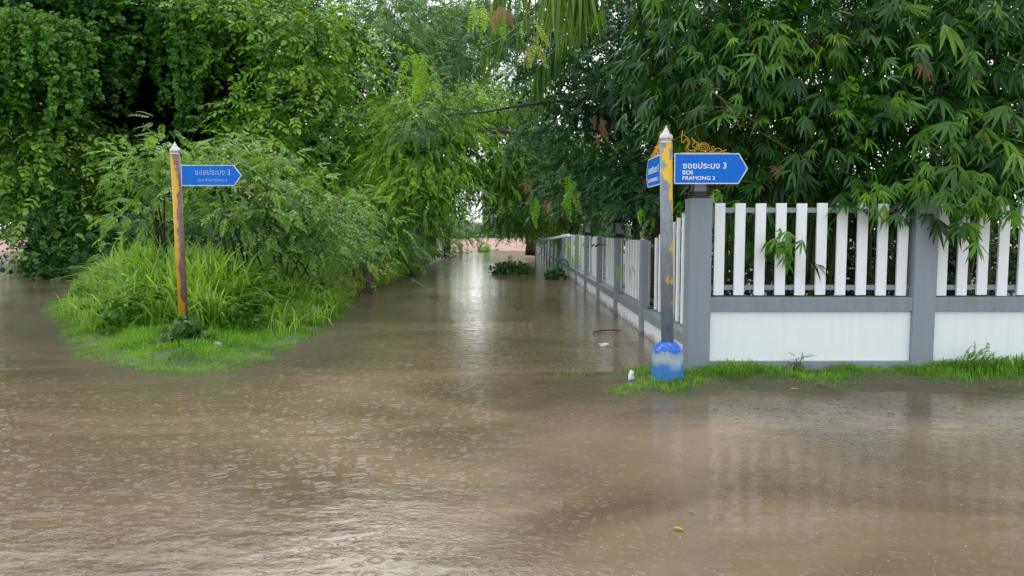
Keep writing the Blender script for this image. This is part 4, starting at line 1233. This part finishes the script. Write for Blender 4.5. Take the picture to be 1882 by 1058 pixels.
s7 = shrub('low leafy shrub spilling over the grass right of the tall stems', 560, 16.5, [(590,440,17.5,60,35,.6), (630,465,21,50,30,.6), (540,455,15.5,45,35,.5), (670,450,25,45,30,.7)], tm=.42, kind='rain', size=.34)
s8 = shrub('dark bush between the left sign post and the hollow behind it', 350, 19, [(330,400,19,60,50,.7), (390,420,18,60,45,.7), (450,430,18,60,40,.7), (270,410,21,40,35,.6)], tm=.3, mk='leaf_bush')
s9 = shrub('rank green thicket on the left bank near the lane bend', 700, 24, [(690,465,28,40,20,.7), (720,475,33,35,13,.7), (655,480,25,35,18,.6), (755,465,41,28,9,.7)], tm=.45, kind='rain', size=.42)
s3 = shrub('bushy shrub with dark stems right of the left sign', 520, 15, [(500,380,14.3,55,30,.6), (565,405,15,45,28,.6), (545,355,15,35,18,.5), (570,425,15.2,60,32,.6), (480,415,14.8,45,28,.5), (625,400,17,40,30,.6)], tm=.4, kind='rain', size=.26)
s4 = shrub('light green shrub on the bank halfway down the lane', 660, 19, [(650,400,21.5,60,35,.8), (705,400,27,50,28,.9), (630,450,20.5,50,30,.6), (600,365,19,45,30,.8), (668,378,25,40,22,.9)], tm=.58, size=.40)
s5 = shrub('dark low shrub overhanging the lane water on the left bank', 745, 26, [(715,415,33,50,28,.9), (745,440,38,35,16,.9), (690,430,28,45,30,.8), (770,450,46,28,8,.9), (725,385,34,45,25,.9)], tm=.4, size=.6)
mb = MB()
s6 = shrub('dark undergrowth shrub at the water edge under the vine covered tree', 130, 28, [(145,475,27,50,32,.9), (180,470,26,60,30,.9), (110,450,29,25,32,.8), (230,440,24,50,30,.8), (270,440,26,40,30,.8), (160,500,25,50,14,.7), (115,500,28,25,10,.6)], tm=.05, mk='leaf_vine', kind='heart', size=.36)
for t_, ps_ in ((s2, [(rng.uniform(380,520), rng.uniform(265,400), 13.9) for _ in range(26)]), (s3, [(rng.uniform(430,600), rng.uniform(360,450), 13.8) for _ in range(18)])):
    extra(t_, 'blossom', 'whorl', 'flower', ps_, .055, 3, .1, .95)

# far tree line beyond the wall, each its own tree (never over the lane opening)
fl = [(-160,95,'broad'),(60,100,'round'),(180,92,'tall'),(330,98,'broad'),(430,90,'round'),(560,100,'tall'),(660,95,'broad'),(760,102,'tall'),(835,150,'low'),(1030,96,'broad'),(1130,100,'tall'),(1260,95,'round'),(1400,100,'broad'),(1560,96,'tall'),(1750,100,'round')]
desc = {'broad':'broad','round':'round crowned','tall':'tall','low':'low hazy'}
where = ['beyond the far left bank','behind the vine covered tree','behind the left sign','seen left of the hanging vine','behind the rain tree','behind the rain tree boughs','behind the pale tree','left of the lane opening','right above the far wall, beside the pale house','right of the pale house','behind the fence far off','behind the dark feathery tree','far behind the bamboo','far behind the bamboo middle','far behind the bamboo at right']
for i, (px, Y, kd) in enumerate(fl):
    b0 = (Xp(px, Y), Y, .6)
    top_y = {'broad':250,'round':270,'tall':200,'low':385}[kd]
    rx = {'broad':85,'round':65,'tall':55,'low':40}[kd]
    lo_ = [(px, (top_y+410)/2, Y, rx, (410-top_y)/2, 3), (px-rx*.5, 350, Y, rx*.6, 55, 2.5), (px+rx*.5, 340, Y, rx*.6, 55, 2.5)] if kd != 'low' else [(px, 395, Y, 40, 14, 3)]
    tree('distant_tree', f'{desc[kd]} distant tree {where[i]}', 'tree', b0, [b0, (b0[0], Y, 2.5), (b0[0], Y, 4)], [.3,.25,.2],
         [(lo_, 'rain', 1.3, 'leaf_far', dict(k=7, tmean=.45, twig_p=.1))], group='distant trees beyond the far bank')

# ================================================================== GRASS
def inside(n, x0, x1, y0, y1, cond):
    o = []
    while len(o) < n:
        x = rng.uniform(x0, x1, n*2); y = rng.uniform(y0, y1, n*2)
        k_ = cond(x, y); o += list(zip(x[k_], y[k_]))
    return np.array(o[:n])

def mn_(xy): return np.array([mnoise.noise(Vector((float(a)*1.1, float(b)*1.1, 3.0))) for a, b in xy])*2

def mnoise_arr(x, y): return np.array([mnoise.noise(Vector((float(a)*.9, float(b)*.9, 7.0))) for a, b in zip(x, y)])

def grass(name, label, kind, mk, xy, size, tm, tsd=.2, h_of=None, zoff=0.0):
    fo = Foliage(); n = len(xy)
    z = np.maximum(hgt(xy[:, 0], xy[:, 1]), -.06) + zoff
    pos = np.stack([xy[:, 0], xy[:, 1], z], -1)
    idx = rng.integers(0, len(PR[kind]), n)
    sc = (h_of(xy[:, 0], xy[:, 1]) if h_of is not None else size)*rng.uniform(.5, 1.25, n)*(1+.25*mn_(xy))
    ang = rng.uniform(0, 2*PI, n)
    xd = np.stack([np.cos(ang), np.sin(ang), rng.normal(0, .12, n)], -1)
    tint = tm + rng.normal(0, tsd, n) + .28*mn_(xy*1.7+9)
    for q in range(len(PR[kind])):
        m_ = idx == q
        fo.place(PR[kind][q], pos[m_], xd[m_], sc[m_], tint[m_])
    o = fo.build(name, M[mk])
    return tag(o, label, 'grass', kind='stuff')

def isl(x, y): return poly_sd(x, y, ISL)
def tallzone(x, y):
    d = isl(x, y); front = y - (11.35 + .25*np.sin(x*3))
    return np.minimum(np.minimum(front*1.0, d-.22), 2.0)
def h_tall(x, y): return .50 + .62*sstep(0, 1.5, tallzone(x, y)) + .16*wob(x, y, .9)
xy = inside(4200, -11, -3, 11, 20, lambda x, y: tallzone(x, y) > rng.uniform(-.1, .5, x.shape))
xy3 = inside(1100, -6, -3.1, 12.5, 30, lambda x, y: (isl(x, y) > .0) & (isl(x, y) < 1.3+rng.uniform(-.5,.3,x.shape)))
xy2 = inside(900, -17, -3.2, 20, 34, lambda x, y: (isl(x, y) > .1) & ((isl(x, y) < 1.4) | (y < 22)))
xy = np.concatenate([xy, xy2, xy3])
grass('tall_grass', 'tall bright arching grass covering the island behind the left sign post', 'tall', 'grass_tall', xy, .8, .5, .2, h_tall)
xy = inside(420, -4.9, -3.2, 16, 24, lambda x, y: isl(x, y) > .1)
grass('dry_grass', 'yellowing reedy grass on the left bank of the lane', 'reed', 'grass_dry', xy, .75, .5, .25)
xy = inside(13000, -11, -2.9, 8.3, 17, lambda x, y: (isl(x, y) > -.24 + .12*wob(x, y, 3)) & (isl(x, y) < 2.2) & (mnoise_arr(x*1.6, y*1.6) > -.32+rng.uniform(-.15,.15,x.shape)))
grass('short_grass', 'short bright grass fringing the tip of the island at the water edge', 'short', 'grass_short', xy, .105, .55, .22, lambda x, y: .06 + .07*sstep(-.2, .8, isl(x, y)))
xy = inside(2500, 1.25, 9, 7.25, 8.32, lambda x, y: (np.minimum((y-7.45)*1.0, (x-1.2)) + .22*wob(x, y, 2.6) > rng.uniform(0, .6, x.shape)) & (wob(x+2, y, 2.4) > -.8))
grass('verge_grass', 'low bright weeds and grass along the foot of the white wall', 'short', 'grass_short', xy, .12, .5, .2, lambda x, y: np.maximum(.04, .05 + .06*sstep(7.7, 8.2, y) + .13*sstep(4.9, 5.5, x)*sstep(7.7, 8.2, y) + .05*wob(x, y, 1.7)))
xy = inside(330, 0, 2.0, 7.2, 11.5, lambda x, y: ((np.hypot((x-.5)*.8, (y-8.3)) < .38) & (rng.random(x.shape) < .35)) | ((np.hypot((x-.35)*1.2, (y-9.8)*.5) < .6) & (rng.random(x.shape) < .05)) | (np.hypot(x-1.15, y-7.45) < .2) | ((np.hypot(x-1.65, y-7.7) < .36) & (y < 7.85)))
grass('water_grass', 'sparse grass blades poking out of the water left of the pedestal', 'short', 'grass_short', xy, .09, .6, .2)
xy = inside(2600, -60, 60, 77, 87.5, lambda x, y: wob(x, y*.3, .5) > -.6)
grass('bank_grass', 'green weeds on the far bank in front of the concrete wall', 'short', 'grass_short', xy, .9, .3, .2, lambda x, y: .5 + .0*x)
xy = inside(60, Xp(880,56), Xp(900,56), 54.5, 57, lambda x, y: x > -99)
grass('reed_tuft', 'small grass tuft standing at the far water edge in the lane opening', 'reed', 'grass_short', xy, .6, .4)

wd = Foliage()
xyw = inside(900, -11, -3, 10.2, 19, lambda x, y: (isl(x, y) > .25) & (mnoise_arr(x, y) > .05))
pw = np.stack([xyw[:, 0], xyw[:, 1], hgt(xyw[:, 0], xyw[:, 1]) + rng.uniform(.05, 1, len(xyw))*np.clip(h_tall(xyw[:, 0], xyw[:, 1])*.75, .06, 1)*(xyw[:, 1] > 11.3)], -1)
scatter(wd, 'heart', pw, np.tile([0, -.4, .5], (len(pw), 1)), .17, .4, .25, .6, .0)
scatter(wd, 'whorl', pw[::2]+.05, np.tile([0, -.4, .5], (len(pw[::2]), 1)), .2, .7, .25, .6, .0)
tag(wd.build('weeds', M['leaf_vine']), 'low broad leaved weeds scattered through the island grass', 'weeds', kind='stuff')
# small plant at foot of the left post
def small_plant(name, label, cx, cy, rx, ry, rz, size, n_, mk, kind='heart', z0=None, tm=.45, cat='plant'):
    z0 = max(0.0, float(hgt(cx, cy))) if z0 is None else z0
    t = empty(name, (cx, cy, z0), label, cat)
    fo = Foliage(); mb = MB()
    u = unit(rng.normal(0, 1, (n_, 3))); u[:, 2] = np.abs(u[:, 2])
    pos = np.array([cx, cy, z0]) + u*np.array([rx, ry, rz])*rng.uniform(.45, 1, (n_, 1))
    scatter(fo, kind, pos, u, size, tm, .22, .5, .1)
    for i in range(14):
        q = pos[rng.integers(n_)]
        mb.tube([(cx+rng.normal(0,.04), cy+rng.normal(0,.04), z0-.05), ((cx+q[0])/2, (cy+q[1])/2, z0+rz*.5), tuple(q)], [.008,.006,.003], 5, False)
    fo.build('foliage', M[mk], t); mb.build('stem', M['culm'], t)
    return t
small_plant('leafy_plant', 'dark green leafy plant clinging to the foot of the left sign post', Xp(338,10.1), 10.15, .32, .26, .34, .12, 190, 'leaf_bush', tm=.75)
small_plant('floating_branch', 'dark leafy branch floating in the middle of the lane', Xp(943,27), 27.2, .85, .5, .42, .15, 420, 'leaf_bush', z0=0.0, tm=.75, cat='branch')
small_plant('floating_branch', 'small leafy branch caught against the lane fence', Xp(1020,24.5), 24.5, .3, .4, .35, .2, 70, 'leaf_bush', z0=0.0, tm=.3, cat='branch')
small_plant('weed', 'tall thin weed in front of the white wall below the pickets', Xp(1476,8.1), 8.15, .14, .08, .22, .10, 22, 'grass_short', 'frond', tm=.2)
small_plant('weed', 'feathery weed at the foot of the wall at the right edge', Xp(1810,8.0), 8.08, .3, .12, .26, .13, 46, 'grass_short', 'frond', tm=.2)
small_plant('broad_leaved_weed', 'broad leaved weed on the far bank before the concrete wall', Xp(905,80), 80, 2.2, 1.5, 1.1, .8, 90, 'leaf_bush', tm=.8)

# hose by the fence
hz = MB(); hz.tube(smooth_pts([Vector(gp(1022,505,24)), Vector(gp(1028,480,24)), Vector(gp(1040,478,23)), Vector(gp(1046,490,23))], 6), .02, 6)
hz = hz.build('hose', noise_mat('hose_green', [(.3,(.01,.05,.06)),(.7,(.02,.09,.1))], 8, .4)); tag(hz, 'dark green hose looping over the lane fence into the water', 'hose')

# ================================================================== LITTER, STONES, LEAVES
M['paper'] = noise_mat('wet_paper', [(.3,(.6,.62,.64)),(.7,(.8,.81,.82))], 20, .6)
M['stone'] = noise_mat('stone', [(.3,(.3,.28,.26)),(.7,(.55,.52,.5))], 12, .8, .4, 40)
M['soil_clod'] = noise_mat('soil_clod', [(.3,(.03,.02,.012)),(.7,(.09,.06,.035))], 12, .8, .6, 40)
def lump(name, label, cat, c, r, mt, seed, sub=3, amp=.35):
    bm = bmesh.new(); bmesh.ops.create_icosphere(bm, subdivisions=sub, radius=1)
    for v in bm.verts:
        f = 1 + amp*mnoise.noise(v.co*1.6 + Vector((seed*3.1, 0, 0))) + amp*.5*mnoise.noise(v.co*4 + Vector((seed, 5, 0)))
        v.co = Vector((v.co.x*r[0], v.co.y*r[1], v.co.z*r[2]))*f
    me = bpy.data.meshes.new(name); bm.to_mesh(me); bm.free()
    o = link_mesh(name, me, mt); o.location = c; tag(o, label, cat); return o
q = G(1110, 634); lump('litter', 'crumpled white paper floating in the lane beside the fence', 'litter', (q.x, q.y, .008), (.075,.06,.014), M['paper'], 1, 3, .7)
q = G(1163, 703); lump('litter', 'white crumpled bag at the edge of the grass left of the pedestal', 'litter', (q.x, q.y+.1, .05), (.03,.03,.055), M['paper'], 2, 3, .7)
q = G(400, 634, .1); lump('stone', 'pale stone in the short grass right of the leafy plant', 'stone', (q.x, q.y, .11), (.05,.04,.035), M['stone'], 3)
q = G(268, 655, .02); lump('stone', 'small grey stone at the muddy tip of the island', 'stone', (q.x, q.y, .03), (.06,.045,.03), M['stone'], 5)
q = G(545, 575, .1); lump('dirt_clod', 'brown clod of roots at the right edge of the tall grass', 'dirt', (q.x, q.y, .12), (.16,.12,.12), M['soil_clod'], 4)
LF = {'y': leaf_mat('fallen_yellow', [(.45,.42,.03),(.5,.45,.05)]), 'g': leaf_mat('fallen_green', [(.10,.28,.03),(.14,.32,.04)]), 'b': leaf_mat('fallen_brown', [(.25,.12,.06),(.34,.18,.10)], .6, .1), 'w': leaf_mat('fallen_tan', [(.40,.30,.22),(.45,.34,.26)], .6, .1)}
for (px, py, k_, s_, lab, z_) in [
    (1237,972,'y',.06,'small yellow leaf floating in the foreground', .006),
    (1265,941,'g',.045,'tiny green leaf floating above and right of the yellow one', .006),
    (1452,716,'w',.12,'curled tan leaf lying in the verge grass below the pickets', .06),
    (1500,706,'b',.09,'brown leaf on the wet soil right of the curled tan leaf', .06),
    (1385,852,'b',.035,'small orange leaf floating in front of the white wall', .006),
    (1075,690,'b',.10,'brown leaf beside the grass blades left of the pedestal', .006),
    (948,562,'w',.07,'pale scrap of leaf floating in the lane', .006),
    (325,640,'b',.07,'orange brown leaf on the short grass at the island tip', .10)]:
    q = G(px, py, z_); fo = Foliage()
    v, f = leaf_shape((0,0,0), (1,.3,0), 1, .5, (0,0,1), .35, .25)
    fo.place(([tuple(a) for a in v], f), np.array([[q.x, q.y, z_+.008]]), np.array([[1, rng.normal(0,1), .12]]), s_, np.array([.5]))
    tag(fo.build('fallen_leaf', LF[k_]), lab, 'leaf')
tw_ = MB().tube([gp(1090,603,11.7)[:2]+(.015,), gp(1115,600,11.8)[:2]+(.03,), gp(1142,596,11.9)[:2]+(.015,)], [.012,.01,.005], 5).build('twig', M['bark']); tag(tw_, 'thin dark twig floating close to the lane fence', 'twig')
mb = MB()
for i in range(26):
    c = Vector(gp(812+rng.normal(0,14), 470, 0)) if False else G(815+rng.normal(0,12), 474)
    a = Vector((c.x, c.y+rng.normal(0,.8), 0)); e = a + Vector((rng.normal(-.4,.5), rng.normal(0,.4), abs(rng.normal(.35,.25))))
    mb.tube([a, (a+e)/2+Vector((0,0,.15)), e], [.03,.02,.008], 5, False)
tag(mb.build('brushwood', M['bark']), 'tangle of bare dark brushwood at the end of the left bank', 'brushwood')

# rain: drops leaping from the surface
fo = Foliage()
dv = [(1.7,0,0),(-1.7,0,0),(0,1.2,0),(0,-1.2,0),(0,0,.9),(0,0,-.6)]
df = [(0,2,4),(2,1,4),(1,3,4),(3,0,4),(2,0,5),(1,2,5),(3,1,5),(0,3,5)]
n_ = 800
yy = 3.0 + 22*rng.random(n_)**1.6; xx = rng.uniform(-.75, .75, n_)*yy
ok = (hgt(xx, yy) < -.05) & ~((xx > 2.0) & (yy > 7.4))
xx, yy = xx[ok], yy[ok]; k_ = len(xx)
fo.place((dv, df), np.stack([xx, yy, rng.uniform(.004, .05, k_)], -1), np.tile([1.,0,0], (k_,1)), .0016+.0005*yy*rng.random(k_), np.full(k_, .5))
m, n, out = mat('rain_drop')
p = N(n, 'ShaderNodeBsdfPrincipled', Roughness=.15); p.inputs['Base Color'].default_value = (.42,.40,.37,1)
n.links.new(p.outputs[0], out.inputs[0])
tag(fo.build('rain_drops', m), 'pale rain drops leaping off the flood water', 'rain', kind='stuff')
